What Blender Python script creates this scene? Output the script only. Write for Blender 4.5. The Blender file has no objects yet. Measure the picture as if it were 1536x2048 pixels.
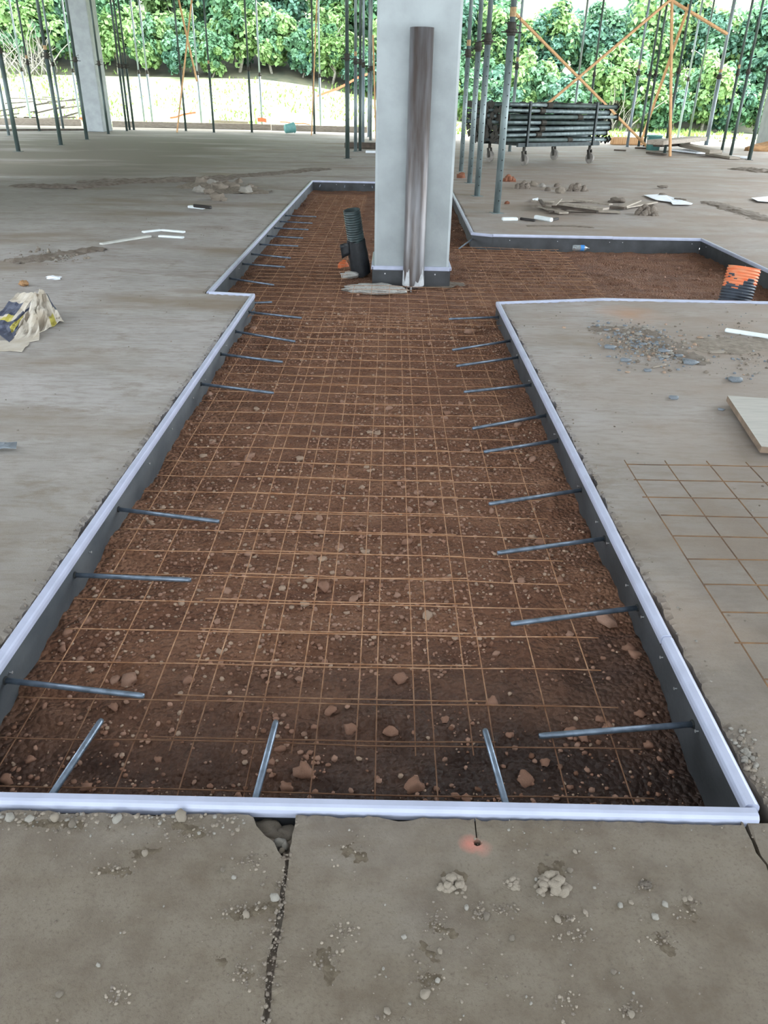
import bpy, bmesh, math, random
import numpy as np
from mathutils import Vector, Matrix, noise
from mathutils.geometry import delaunay_2d_cdt
random.seed(7)
R = random.Random(11)
SC = bpy.context.scene
COL = SC.collection
PI = math.pi

# ---------------------------------------------------------------- camera, sky, exposure
F, H, P, A = 1536.0, 1.40, math.radians(28.55), math.radians(1.18)
ca, sa, cp, sp = math.cos(A), math.sin(A), math.cos(P), math.sin(P)
cam_d = bpy.data.cameras.new('camera'); cam = bpy.data.objects.new('camera', cam_d); COL.objects.link(cam)
cam_d.sensor_fit = 'VERTICAL'; cam_d.sensor_height = 36.0; cam_d.lens = 36.0*F/2048.0
cam_d.clip_start = 0.05; cam_d.clip_end = 400
_r, _f = Vector((1, 0, 0)), Vector((0, cp, -sp)); _u = Vector((0, sp, cp))
_X = ca*_r + sa*_u; _Y = -sa*_r + ca*_u; _Z = -_f
cam.matrix_world = Matrix(((_X.x, _Y.x, _Z.x, 0), (_X.y, _Y.y, _Z.y, 0), (_X.z, _Y.z, _Z.z, H), (0, 0, 0, 1)))
SC.camera = cam

wd = bpy.data.worlds.new('overcast_sky'); SC.world = wd; wd.use_nodes = True
bg = wd.node_tree.nodes['Background']
bg.inputs[0].default_value = (0.86, 0.95, 1.0, 1); bg.inputs[1].default_value = 4.0
sun_d = bpy.data.lights.new('sun', 'SUN'); sun_d.energy = 7.0; sun_d.angle = math.radians(20); sun_d.color = (1, .97, .9)
sun = bpy.data.objects.new('sun', sun_d); COL.objects.link(sun); sun.rotation_euler = Vector((-.45, -.55, -.6)).to_track_quat('-Z', 'Y').to_euler(); sun.location = (0, 60, 30)

vs = SC.view_settings
SC.display_settings.display_device = 'sRGB'
vs.view_transform = 'Standard'; vs.look = 'None'; vs.gamma = 1; vs.use_curve_mapping = False
vs.exposure = 1.36
SC.cycles.use_denoising = True
SC.cycles.diffuse_bounces = 6

# ---------------------------------------------------------------- photograph -> world
def ray(px, py):
    dx, dy = px-768, py-1024
    x = dx*ca+dy*sa; y = -dx*sa+dy*ca
    return (x, F*cp-y*sp, -F*sp-y*cp)
def G(px, py, z=0.0):
    r = ray(px, py); t = (z-H)/r[2]
    return Vector((r[0]*t, r[1]*t, z))
def D(px, py, d):
    r = ray(px, py); t = d/r[1]
    return Vector((r[0]*t, d, H+r[2]*t))

# ---------------------------------------------------------------- materials
def new_mat(name):
    m = bpy.data.materials.new(name); m.use_nodes = True
    nt = m.node_tree; b = nt.nodes['Principled BSDF']
    return m, nt, b
def lin(c):
    return tuple((v/12.92 if v <= .04045 else ((v+.055)/1.055)**2.4) for v in c)
def plain(name, col, rough=.6, metal=0.0, var=.25, scale=12, bump=0.0, bscale=60, col2=None, stretch=(1, 1, 1), detail=6):
    """noise-varied surface; col linear"""
    m, nt, b = new_mat(name)
    tc = nt.nodes.new('ShaderNodeTexCoord'); mp = nt.nodes.new('ShaderNodeMapping'); mp.inputs['Scale'].default_value = stretch
    nt.links.new(tc.outputs['Object'], mp.inputs[0])
    n = nt.nodes.new('ShaderNodeTexNoise'); n.inputs['Scale'].default_value = scale; n.inputs['Detail'].default_value = detail
    nt.links.new(mp.outputs[0], n.inputs['Vector'])
    cr = nt.nodes.new('ShaderNodeValToRGB'); e = cr.color_ramp.elements
    c2 = col2 or tuple(min(1, v*(1+var)) for v in col); c1 = col if col2 else tuple(v*(1-var) for v in col)
    e[0].position = .35; e[0].color = (*c1, 1); e[1].position = .65; e[1].color = (*c2, 1)
    nt.links.new(n.outputs['Fac'], cr.inputs[0]); nt.links.new(cr.outputs[0], b.inputs['Base Color'])
    b.inputs['Roughness'].default_value = rough; b.inputs['Metallic'].default_value = metal
    if bump:
        n2 = nt.nodes.new('ShaderNodeTexNoise'); n2.inputs['Scale'].default_value = bscale; n2.inputs['Detail'].default_value = 5
        nt.links.new(mp.outputs[0], n2.inputs['Vector'])
        bp = nt.nodes.new('ShaderNodeBump'); bp.inputs['Strength'].default_value = bump; bp.inputs['Distance'].default_value = .01
        nt.links.new(n2.outputs['Fac'], bp.inputs['Height']); nt.links.new(bp.outputs[0], b.inputs['Normal'])
    return m

def concrete_floor():
    m, nt, b = new_mat('dusty_concrete'); N = nt.nodes; L = nt.links
    geo = N.new('ShaderNodeNewGeometry')
    def noi(scale, detail=6, st=(1, 1, 1), rough=.55):
        mp = N.new('ShaderNodeMapping'); mp.inputs['Scale'].default_value = st; L.new(geo.outputs['Position'], mp.inputs[0])
        n = N.new('ShaderNodeTexNoise'); n.inputs['Scale'].default_value = scale; n.inputs['Detail'].default_value = detail
        n.inputs['Roughness'].default_value = rough; L.new(mp.outputs[0], n.inputs['Vector']); return n.outputs['Fac']
    def ramp(v, p0, p1, c0=(0, 0, 0), c1=(1, 1, 1)):
        r = N.new('ShaderNodeValToRGB'); r.color_ramp.elements[0].position = p0; r.color_ramp.elements[1].position = p1
        r.color_ramp.elements[0].color = (*c0, 1); r.color_ramp.elements[1].color = (*c1, 1); L.new(v, r.inputs[0]); return r.outputs[0]
    def mix(f, a, c):
        x = N.new('ShaderNodeMix'); x.data_type = 'RGBA'
        for s, v in ((0, f), (6, a), (7, c)):
            if hasattr(v, 'is_linked'): L.new(v, x.inputs[s])
            elif s == 0: x.inputs[0].default_value = v
            else: x.inputs[s].default_value = (*v, 1)
        return x.outputs[2]
    base = ramp(noi(2.2, 8), .3, .7, (.325, .30, .285), (.42, .39, .378))
    fine = ramp(noi(45, 5, (.35, 1.6, 1)), .35, .75)
    c = mix(ramp(noi(24, 7, (.3, 1.2, 1), .7), .46, .78), base, (.22, .185, .155))
    c = mix(ramp(noi(4.5, 9, (.6, 1.1, 1), .75), .54, .68), c, (.235, .195, .16))
    c = mix(ramp(noi(.9, 7, (.45, 1.3, 1), .62), .5, .66), c, (.235, .185, .143))      # tracked mud
    c = mix(ramp(noi(.55, 8, (.6, 1.8, 1), .65), .6, .72), c, (.175, .128, .092))      # darker mud
    c = mix(ramp(noi(1.3, 9, (.5, 1, 1), .7), .62, .78), c, (.45, .425, .41))          # pale cement dust
    sxr = N.new('ShaderNodeSeparateXYZ'); L.new(geo.outputs['Position'], sxr.inputs[0])
    mrr = N.new('ShaderNodeMapRange'); mrr.inputs[1].default_value = .7; mrr.inputs[2].default_value = 1.3; L.new(sxr.outputs['X'], mrr.inputs[0])
    mmr = N.new('ShaderNodeMath'); mmr.operation = 'MULTIPLY'; L.new(mrr.outputs[0], mmr.inputs[0]); L.new(ramp(noi(1.1, 8, (1, 1.2, 1), .6), .3, .7), mmr.inputs[1])
    c = mix(mmr.outputs[0], c, (.285, .222, .178))                                       # reddish soil carried out onto the right slab
    # the slabs nearest the camera: brown dirt plus shade painted in, fading with distance
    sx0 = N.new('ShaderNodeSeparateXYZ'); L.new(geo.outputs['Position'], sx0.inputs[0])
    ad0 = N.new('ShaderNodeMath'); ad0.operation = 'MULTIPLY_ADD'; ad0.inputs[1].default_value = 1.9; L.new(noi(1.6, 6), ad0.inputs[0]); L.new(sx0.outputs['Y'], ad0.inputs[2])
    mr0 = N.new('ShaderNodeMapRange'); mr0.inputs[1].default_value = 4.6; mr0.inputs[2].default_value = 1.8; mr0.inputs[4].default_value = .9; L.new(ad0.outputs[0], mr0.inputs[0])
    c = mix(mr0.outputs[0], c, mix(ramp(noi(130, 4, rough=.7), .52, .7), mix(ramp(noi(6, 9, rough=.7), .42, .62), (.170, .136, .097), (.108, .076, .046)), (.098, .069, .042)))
    # patchy darker tone towards the back left of the hall
    sx = N.new('ShaderNodeSeparateXYZ'); L.new(geo.outputs['Position'], sx.inputs[0])
    mr = N.new('ShaderNodeMapRange'); mr.inputs[1].default_value = 8; mr.inputs[2].default_value = 16; L.new(sx.outputs['Y'], mr.inputs[0])
    mr2 = N.new('ShaderNodeMapRange'); mr2.inputs[1].default_value = -1; mr2.inputs[2].default_value = -5; L.new(sx.outputs['X'], mr2.inputs[0])
    mm = N.new('ShaderNodeMath'); mm.operation = 'MULTIPLY'; L.new(mr.outputs[0], mm.inputs[0]); L.new(mr2.outputs[0], mm.inputs[1])
    mm2 = N.new('ShaderNodeMath'); mm2.operation = 'MULTIPLY'; L.new(mm.outputs[0], mm2.inputs[0]); L.new(ramp(noi(.5, 6, (.4, 1, 1)), .3, .5), mm2.inputs[1])
    c = mix(mm2.outputs[0], c, (.14, .122, .095))
    # orange spray-paint mark round the drilled hole, orange dust near the second conduit
    def spot(p, rad, col, c, k=.8):
        vm = N.new('ShaderNodeVectorMath'); vm.operation = 'DISTANCE'; vm.inputs[1].default_value = p; L.new(geo.outputs['Position'], vm.inputs[0])
        a = N.new('ShaderNodeMath'); a.operation = 'MULTIPLY_ADD'; L.new(noi(14 if rad < .2 else 3, 5), a.inputs[0]); a.inputs[1].default_value = rad*1.6; L.new(vm.outputs['Value'], a.inputs[2])
        f = N.new('ShaderNodeMapRange'); f.inputs[1].default_value = rad*1.75; f.inputs[2].default_value = rad*.8; f.inputs[4].default_value = k; L.new(a.outputs[0], f.inputs[0])
        return mix(f.outputs[0], c, col)
    c = spot(tuple(G(938, 1688)), .03, (.62, .19, .14), c, .75)
    c = spot(tuple(G(960, 1695)), .025, (.55, .22, .17), c, .5)
    c = spot(tuple(G(1260, 628)), .3, (.42, .24, .15), c, .7)
    c = spot(tuple(G(1330, 1230)), .3, (.36, .25, .17), c, .35)
    L.new(c, b.inputs['Base Color']); b.inputs['Roughness'].default_value = .72
    ad = N.new('ShaderNodeMath'); ad.operation = 'ADD'; L.new(noi(16, 8, (.7, 1.2, 1), .72), ad.inputs[0]); L.new(noi(180, 4, rough=.7), ad.inputs[1])
    bp = N.new('ShaderNodeBump'); bp.inputs['Strength'].default_value = .42; bp.inputs['Distance'].default_value = .006
    L.new(ad.outputs[0], bp.inputs['Height']); L.new(bp.outputs[0], b.inputs['Normal'])
    return m

def soil_mat():
    m, nt, b = new_mat('red_soil'); N = nt.nodes; L = nt.links
    geo = N.new('ShaderNodeNewGeometry')
    n = N.new('ShaderNodeTexNoise'); n.inputs['Scale'].default_value = 5; n.inputs['Detail'].default_value = 9; n.inputs['Roughness'].default_value = .65
    mp = N.new('ShaderNodeMapping'); mp.inputs['Scale'].default_value = (.6, 1.3, 1); L.new(geo.outputs['Position'], mp.inputs[0]); L.new(mp.outputs[0], n.inputs['Vector'])
    cr = N.new('ShaderNodeValToRGB'); e = cr.color_ramp.elements
    e[0].position = .3; e[0].color = (.115, .045, .023, 1); e[1].position = .72; e[1].color = (.25, .122, .070, 1)
    k = e.new(.5); k.color = (.178, .078, .041, 1)
    L.new(n.outputs['Fac'], cr.inputs[0])
    # shade painted into the damp soil at the near end and right, slightly glossier
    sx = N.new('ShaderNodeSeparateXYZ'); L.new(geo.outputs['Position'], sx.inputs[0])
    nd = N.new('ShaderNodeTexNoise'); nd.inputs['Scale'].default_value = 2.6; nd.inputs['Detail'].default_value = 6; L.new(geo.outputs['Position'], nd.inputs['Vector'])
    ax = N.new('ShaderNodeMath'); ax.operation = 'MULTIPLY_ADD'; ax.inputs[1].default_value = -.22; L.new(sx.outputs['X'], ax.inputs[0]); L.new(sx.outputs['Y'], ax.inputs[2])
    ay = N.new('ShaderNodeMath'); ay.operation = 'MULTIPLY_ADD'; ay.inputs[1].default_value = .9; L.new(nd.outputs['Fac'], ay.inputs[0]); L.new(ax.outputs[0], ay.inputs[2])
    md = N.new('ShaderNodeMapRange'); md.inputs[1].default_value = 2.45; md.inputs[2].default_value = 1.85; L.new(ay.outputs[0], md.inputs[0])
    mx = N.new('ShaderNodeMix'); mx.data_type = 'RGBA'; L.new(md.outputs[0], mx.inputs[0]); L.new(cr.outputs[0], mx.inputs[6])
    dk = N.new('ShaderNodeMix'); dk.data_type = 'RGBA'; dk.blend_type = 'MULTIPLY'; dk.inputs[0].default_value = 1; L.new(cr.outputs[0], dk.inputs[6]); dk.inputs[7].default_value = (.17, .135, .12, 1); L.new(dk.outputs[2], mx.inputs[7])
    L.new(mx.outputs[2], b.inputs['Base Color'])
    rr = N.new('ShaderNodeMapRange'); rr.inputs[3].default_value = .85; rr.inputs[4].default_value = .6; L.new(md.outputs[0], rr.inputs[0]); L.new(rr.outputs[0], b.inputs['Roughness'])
    n2 = N.new('ShaderNodeTexNoise'); n2.inputs['Scale'].default_value = 55; n2.inputs['Detail'].default_value = 7; L.new(geo.outputs['Position'], n2.inputs['Vector'])
    v = N.new('ShaderNodeTexVoronoi'); v.inputs['Scale'].default_value = 60; L.new(geo.outputs['Position'], v.inputs['Vector'])
    a = N.new('ShaderNodeMath'); a.operation = 'SUBTRACT'; L.new(n2.outputs['Fac'], a.inputs[0]); L.new(v.outputs['Distance'], a.inputs[1])
    bp = N.new('ShaderNodeBump'); bp.inputs['Strength'].default_value = 1.0; bp.inputs['Distance'].default_value = .018
    L.new(a.outputs[0], bp.inputs['Height']); L.new(bp.outputs[0], b.inputs['Normal'])
    return m

M = {}
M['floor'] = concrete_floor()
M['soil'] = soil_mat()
M['column'] = plain('formed_concrete', (.30, .325, .335), .65, 0, .09, 5, .12, 40)
M['ceiling'] = plain('deck_plywood', (.27, .27, .27), .8, 0, .2, 3)
M['cap'] = plain('white_vinyl_cap', (.44, .465, .60), .28, 0, .07, 9)
M['board'] = plain('dark_joint_board', (.040, .042, .047), .6, 0, .35, 5, .15, 40)
M['board_smear'] = plain('mud_smeared_joint_board', (.045, .052, .062), .65, 0, .3, 4, .1, 30, (.085, .092, .10), (1, 1, 2))
M['nail'] = plain('bright_nail', (.7, .7, .72), .3, .8, .1)
M['dowel'] = plain('blue_grey_steel', (.17, .21, .27), .38, .65, .25, 30, .1, 200)
M['wire'] = plain('rusty_wire', (.30, .135, .06), .7, .15, .3, 25, 0, 60, (.46, .27, .16))
nt = M['wire'].node_tree; b_ = nt.nodes['Principled BSDF']; src = b_.inputs['Base Color'].links[0].from_socket      # darkened at the near end to paint in the trench shade
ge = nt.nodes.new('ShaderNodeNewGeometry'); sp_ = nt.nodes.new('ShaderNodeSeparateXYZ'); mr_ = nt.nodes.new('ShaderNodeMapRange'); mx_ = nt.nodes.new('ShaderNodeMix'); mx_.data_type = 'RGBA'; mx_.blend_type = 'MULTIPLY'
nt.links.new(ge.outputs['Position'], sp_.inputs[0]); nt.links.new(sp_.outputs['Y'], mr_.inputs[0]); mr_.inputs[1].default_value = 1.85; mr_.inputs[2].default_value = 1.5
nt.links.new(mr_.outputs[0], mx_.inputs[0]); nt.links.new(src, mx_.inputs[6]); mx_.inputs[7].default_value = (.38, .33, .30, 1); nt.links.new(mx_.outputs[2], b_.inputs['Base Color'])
M['wire_dark'] = plain('brown_wire', (.10, .062, .042), .75, .15, .3, 9, 0, 60, (.24, .13, .06))
M['pipe'] = plain('mill_scale_steel', (.085, .066, .06), .42, .35, .4, 6, .03, 90, (.17, .165, .175), (3, 3, .35))
M['pipe_dust'] = plain('mortar_splash', (.42, .43, .45), .8, 0, .2, 20, .3, 80)
M['conduit'] = plain('black_corrugated_plastic', (.016, .024, .026), .45, 0, .3, 15, 0, 60, (.035, .055, .058))
M['tape'] = plain('black_tape', (.010, .011, .014), .55, 0, .3, 30, .3, 60)
M['conduit_blue'] = plain('dark_blue_corrugated_plastic', (.045, .055, .075), .5, 0, .3, 15)
M['orange'] = plain('orange_spray_paint', (.80, .16, .05), .6, 0, .1, 8, 0, 60, (.72, .30, .16), (1, 1, 3))
M['orange_cap'] = plain('orange_plastic', (.55, .12, .035), .6, 0, .2)
M['prop'] = plain('galvanised_prop', (.115, .15, .155), .5, .35, .3, 14, .05, 120, (.21, .255, .26), (1, 1, .3))
M['prop_dark'] = plain('shaded_green_prop', (.040, .062, .052), .55, .3, .35, 8, .05, 120, (.075, .10, .10), (1, 1, .3))  # prop steel in a shade tone: the backlight is painted dark
M['prop_pale'] = plain('lit_galvanised_prop', (.20, .245, .275), .5, .25, .2, 8, .05, 120, None, (1, 1, .3))  # same steel in a lit tone: outdoor light painted in
M['collar'] = plain('dark_rusty_collar', (.030, .026, .020), .7, .3, .4, 20, .2, 60)
M['rust'] = plain('orange_rust_band', (.34, .22, .11), .7, .1, .3, 20)
M['hole'] = plain('dark_pin_hole', (.012, .013, .014), .8)
M['timber'] = plain('orange_timber', (.47, .25, .11), .7, 0, .2, 4, .1, 60, (.60, .36, .18), (6, 6, .6))
M['timber_grey'] = plain('weathered_timber', (.24, .20, .165), .8, 0, .2, 6, .15, 60, (.34, .295, .245), (1, 6, 6))
M['timber_dark'] = plain('dark_broken_timber', (.07, .052, .04), .8, 0, .3, 8)
M['ply'] = plain('grey_plywood', (.43, .41, .375), .7, 0, .08, 5, .05, 60, None, (1, 8, 8))
M['ply_edge'] = plain('brown_plywood_edge', (.20, .14, .10), .8, 0, .25, 14)
M['paper'] = plain('white_paper', (.80, .84, .90), .7, 0, .05)
M['white'] = plain('white_plastic', (.72, .76, .78), .45, 0, .06)
M['white_dirty'] = plain('dirty_white_plastic', (.50, .50, .47), .5, 0, .1)
M['black'] = plain('black_plastic', (.018, .014, .013), .5, 0, .2)
M['kraft'] = plain('kraft_paper', (.44, .375, .30), .75, 0, .12, 9, .25, 30, (.53, .48, .42))
M['print_blue'] = plain('navy_print', (.055, .062, .10), .6, 0, .2, 15)
M['print_yellow'] = plain('yellow_print', (.36, .31, .06), .6, 0, .15, 15)
M['stone_a'] = plain('brown_pebble', (.235, .12, .078), .75, 0, .3, 20, .15, 90)
M['stone_b'] = plain('pink_pebble', (.29, .165, .115), .7, 0, .25, 20, .15, 90)
M['stone_c'] = plain('tan_pebble', (.34, .235, .17), .7, 0, .25, 20, .15, 90)
M['grit'] = plain('soil_crumbs', (.14, .063, .035), .85, 0, .35, 9, .2, 90, (.22, .107, .065))
M['stone_grey'] = plain('slate_grey_stone', (.17, .19, .215), .65, 0, .25, 12, .1, 90)
M['stone_light'] = plain('pale_concrete_stone', (.26, .238, .21), .8, 0, .2, 18, .2, 90)
M['mud'] = plain('dried_mud', (.185, .15, .118), .9, 0, .2, 22, .6, 70, (.285, .24, .195))
M['mud_light'] = plain('crumbly_tan_mud', (.25, .205, .16), .9, 0, .2, 30, .5, 90, (.36, .305, .25))
M['stain'] = plain('dark_dirt_film', (.078, .058, .038), .95, 0, .3, 60, .3, 140, (.150, .119, .084))
M['mud_dark'] = plain('damp_mud', (.13, .10, .078), .9, 0, .3, 12, .6, 70, (.22, .185, .155))
M['mortar'] = plain('spilt_mortar', (.30, .285, .265), .85, 0, .25, 12, .3, 60, (.46, .45, .43))
M['redbrick'] = plain('red_brown_lump', (.20, .075, .04), .85, 0, .25, 15, .3, 60)
M['rubber'] = plain('grey_wheel', (.20, .18, .16), .7, 0, .2)
M['steel_dark'] = plain('dark_steel', (.03, .038, .04), .5, .5, .3)
M['teal'] = plain('teal_plastic', (.14, .36, .34), .45, 0, .1)
M['lawn'] = plain('lawn', (.30, .38, .17), .9, 0, .2, 1.5, .5, 20, (.52, .52, .36))
M['litter'] = plain('leaf_litter', (.045, .05, .03), .9, 0, .3, 1.2, .5, 12, (.09, .085, .05))
M['blade'] = plain('grass_blade', (.22, .34, .08), .8, 0, .2, 2)
M['net'] = plain('red_net', (.75, .13, .06), .6, 0, .1)
M['scrap'] = plain('wet_scrap_wood', (.045, .036, .032), .8, 0, .3, 6, .15, 60, (.10, .082, .07), (1, 6, 6))
M['bark'] = plain('grey_bark', (.26, .24, .21), .85, 0, .3, 12, .3, 50)
M['heap'] = plain('orange_earth', (.34, .19, .09), .9, 0, .25, 5, .4, 20)
def leaf_mat(name, c1, c2):
    m, nt, b = new_mat(name); N = nt.nodes; L = nt.links
    geo = N.new('ShaderNodeNewGeometry'); oi = N.new('ShaderNodeObjectInfo')
    n = N.new('ShaderNodeTexNoise'); n.inputs['Scale'].default_value = .9; L.new(geo.outputs['Position'], n.inputs['Vector'])
    a = N.new('ShaderNodeMath'); a.operation = 'MULTIPLY_ADD'; a.inputs[1].default_value = .55; L.new(geo.outputs['Random Per Island'], a.inputs[0])
    s = N.new('ShaderNodeMath'); s.operation = 'MULTIPLY_ADD'; s.inputs[1].default_value = .9; s.inputs[2].default_value = -.22; L.new(n.outputs['Fac'], s.inputs[0]); L.new(s.outputs[0], a.inputs[2])
    cr = N.new('ShaderNodeValToRGB'); cr.color_ramp.elements[0].color = (*c1, 1); cr.color_ramp.elements[1].color = (*c2, 1); L.new(a.outputs[0], cr.inputs[0])
    b.inputs['Roughness'].default_value = .55; L.new(cr.outputs[0], b.inputs['Base Color'])
    tr = N.new('ShaderNodeBsdfTranslucent'); L.new(cr.outputs[0], tr.inputs[0])
    mx = N.new('ShaderNodeMixShader'); mx.inputs[0].default_value = .35
    L.new(b.outputs[0], mx.inputs[1]); L.new(tr.outputs[0], mx.inputs[2]); L.new(mx.outputs[0], N['Material Output'].inputs[0])
    return m
M['leaf_mid'] = leaf_mat('mid_green_leaves', (.035, .09, .045), (.20, .40, .21))
M['leaf_lime'] = leaf_mat('lime_green_leaves', (.075, .16, .05), (.35, .52, .20))
M['leaf_deep'] = leaf_mat('blue_green_leaves', (.025, .07, .05), (.155, .33, .225))

# ---------------------------------------------------------------- geometry helpers
class MB:
    def __init__(s): s.v = []; s.f = []; s.m = []
    def add(s, vs_, fs, mi=0):
        o = len(s.v); s.v += [tuple(p) for p in vs_]; s.f += [tuple(i+o for i in f) for f in fs]; s.m += [mi]*len(fs); return s
    def tube(s, p0, p1, r0, r1=None, n=10, mi=0, cap=True):
        return s.path([p0, p1], [r0, r0 if r1 is None else r1], n, mi, cap)
    def path(s, pts, rads, n=8, mi=0, cap=True):
        pts = [Vector(p) for p in pts]
        if not hasattr(rads, '__len__'): rads = [rads]*len(pts)
        vs_, fs = [], []
        ref = None
        for i, p in enumerate(pts):
            t = (pts[min(i+1, len(pts)-1)]-pts[max(i-1, 0)]).normalized()
            if ref is None:
                ref = Vector((0, 0, 1)) if abs(t.z) < .9 else Vector((1, 0, 0))
            a = t.cross(ref).normalized(); b = a.cross(t).normalized(); ref = b
            for k in range(n):
                an = 2*PI*k/n
                vs_.append(p + (a*math.cos(an)+b*math.sin(an))*rads[i])
        for i in range(len(pts)-1):
            for k in range(n):
                k2 = (k+1) % n
                fs.append((i*n+k, i*n+k2, (i+1)*n+k2, (i+1)*n+k))
        if cap:
            fs.append(tuple(range(n))[::-1]); fs.append(tuple((len(pts)-1)*n+k for k in range(n)))
        return s.add(vs_, fs, mi)
    def box(s, c, size, rot=None, mi=0, taper=1.0):
        x, y, z = (v/2 for v in size); c = Vector(c)
        vs_ = [Vector(q) for q in ((-x, -y, -z), (x, -y, -z), (x, y, -z), (-x, y, -z), (-x*taper, -y*taper, z), (x*taper, -y*taper, z), (x*taper, y*taper, z), (-x*taper, y*taper, z))]
        if rot is not None: vs_ = [rot @ q for q in vs_]
        return s.add([q+c for q in vs_], [(3, 2, 1, 0), (4, 5, 6, 7), (0, 1, 5, 4), (1, 2, 6, 5), (2, 3, 7, 6), (3, 0, 4, 7)], mi)
    def bar(s, p0, p1, w, t, mi=0, up=(0, 0, 1)):
        p0, p1 = Vector(p0), Vector(p1); d = p1-p0; L_ = d.length; d.normalize()
        a = d.cross(Vector(up)); a = a.normalized() if a.length > 1e-4 else Vector((1, 0, 0)); b = a.cross(d).normalized()
        rot = Matrix((d, a, b)).transposed()
        return s.box((p0+p1)/2, (L_, w, t), rot, mi)
    def mesh(s, name, mats, smooth=False, bevel=0):
        me = bpy.data.meshes.new(name); me.from_pydata(s.v, [], s.f)
        for m in (mats if isinstance(mats, (list, tuple)) else [mats]): me.materials.append(m)
        me.polygons.foreach_set('material_index', s.m)
        if bevel:
            bm = bmesh.new(); bm.from_mesh(me)
            bmesh.ops.bevel(bm, geom=bm.edges[:], offset=bevel, segments=1, affect='EDGES', clamp_overlap=True)
            bm.to_mesh(me); bm.free()
        if smooth: me.polygons.foreach_set('use_smooth', [True]*len(me.polygons))
        me.update(); return me
    def obj(s, name, mats, parent=None, smooth=False, bevel=0, loc=None):
        return link(name, s.mesh(name, mats, smooth, bevel), parent, loc)
def link(name, me, parent=None, loc=None, rot=None, scale=None):
    o = bpy.data.objects.new(name, me); COL.objects.link(o)
    if parent: o.parent = parent
    if loc is not None: o.location = loc
    if rot is not None: o.rotation_euler = rot
    if scale is not None: o.scale = scale
    return o
def tag(o, label=None, cat=None, group=None, kind=None):
    for k, v in (('label', label), ('category', cat), ('group', group), ('kind', kind)):
        if v: o[k] = v
    return o
def thing(name, label, cat, loc=(0, 0, 0), rz=0, group=None):
    o = bpy.data.objects.new(name, None); COL.objects.link(o); o.location = loc; o.rotation_euler = (0, 0, rz); o.empty_display_size = .1
    return tag(o, label, cat, group)
ORD = 'first second third fourth fifth sixth seventh eighth ninth tenth eleventh twelfth thirteenth fourteenth fifteenth sixteenth seventeenth eighteenth nineteenth twentieth'.split()

# vectorised value noise
def vnoise(x, y, seed=0):
    xi = np.floor(x).astype(np.int64); yi = np.floor(y).astype(np.int64); xf = x-xi; yf = y-yi
    def h(a, b):
        n = (a*374761393+b*668265263+seed*1442695041) & 0xffffffff
        n = ((n ^ (n >> 13))*1274126177) & 0xffffffff
        return ((n ^ (n >> 16)) & 0xffff)/65535.0
    u = xf*xf*(3-2*xf); v = yf*yf*(3-2*yf)
    return (h(xi, yi)*(1-u)+h(xi+1, yi)*u)*(1-v)+(h(xi, yi+1)*(1-u)+h(xi+1, yi+1)*u)*v
def fbm(x, y, oct=4, seed=0):
    t = 0; a = .5
    for i in range(oct): t = t+a*vnoise(x*2**i, y*2**i, seed+i); a *= .5
    return t
def n1(*a): return float(fbm(np.array([a[0]]), np.array([a[1]]), 3, int(a[2]) if len(a) > 2 else 0)[0])

def rock_mesh(name, seed, mat, sub=2, rough=.28, flat=.7, freq=1.3):
    bm = bmesh.new(); bmesh.ops.create_icosphere(bm, subdivisions=sub, radius=1)
    off = Vector((seed*3.7, seed*1.3, seed*.7))
    for v in bm.verts:
        k = 1+rough*noise.noise(v.co*freq+off)*1.6+rough*.6*noise.noise(v.co*freq*2.6+off)
        v.co = v.co*k; v.co.z *= flat
    me = bpy.data.meshes.new(name); bm.to_mesh(me); bm.free()
    me.materials.append(mat); me.polygons.foreach_set('use_smooth', [sub > 1]*len(me.polygons)); return me

# ---------------------------------------------------------------- the setting: trench, slabs, soil
XL, XR, Y0, Y1 = -1.05, .835, 1.20, 5.98
XU, YU, YT = -1.41, 6.13, 15.0          # upper left bay
XB, YB0, YB1 = 3.58, 6.18, 9.28         # right bay
XC, XT = .95, 1.02
TR = [(XL, Y0), (XR, Y0), (XR, Y1), (1.70, YB0), (XB, YB0), (XB, YB1), (1.18, YB1-.02), (XC, 9.38), (XT, YT), (XU, YT), (XU, YU), (XL, YU-.05)]
def pip(x, y, poly):
    c = False; j = len(poly)-1
    for i in range(len(poly)):
        xi, yi = poly[i][:2]; xj, yj = poly[j][:2]
        if (yi > y) != (yj > y) and x < (xj-xi)*(y-yi)/(yj-yi)+xi: c = not c
        j = i
    return c
def offset_poly(poly, d):
    n = len(poly); out = []; ar = sum(poly[i][0]*poly[(i+1) % n][1]-poly[(i+1) % n][0]*poly[i][1] for i in range(n))
    sgn = 1 if ar > 0 else -1
    for i in range(n):
        p0, p1, p2 = (Vector(poly[(i+k) % n]) for k in (-1, 0, 1))
        a = (p1-p0).normalized(); b = (p2-p1).normalized()
        na = Vector((a.y, -a.x))*sgn; nb = Vector((b.y, -b.x))*sgn
        m = (na+nb).normalized(); k = d/max(.3, m.dot(na)); out.append(tuple(p1+m*k))
    return out
def jag(p0, p1, amp, step, seed, lean=0.0):
    """resampled edge with a broken outline; amp to the right of p0->p1"""
    p0, p1 = Vector(p0), Vector(p1); d = p1-p0; L_ = d.length; n = max(2, int(L_/step)); nn = Vector((d.y, -d.x)).normalized()
    out = []
    for i in range(n):
        t = i/n; q = p0+d*t
        k = 0 if i == 0 else (max(0, n1(q.x*9+q.y*9, seed*3.1, seed)-.42)*3.0+.5*n1(q.x*40+q.y*40, seed*1.7, seed+5))
        out.append(q+nn*(amp*k+lean))
    return out
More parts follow.
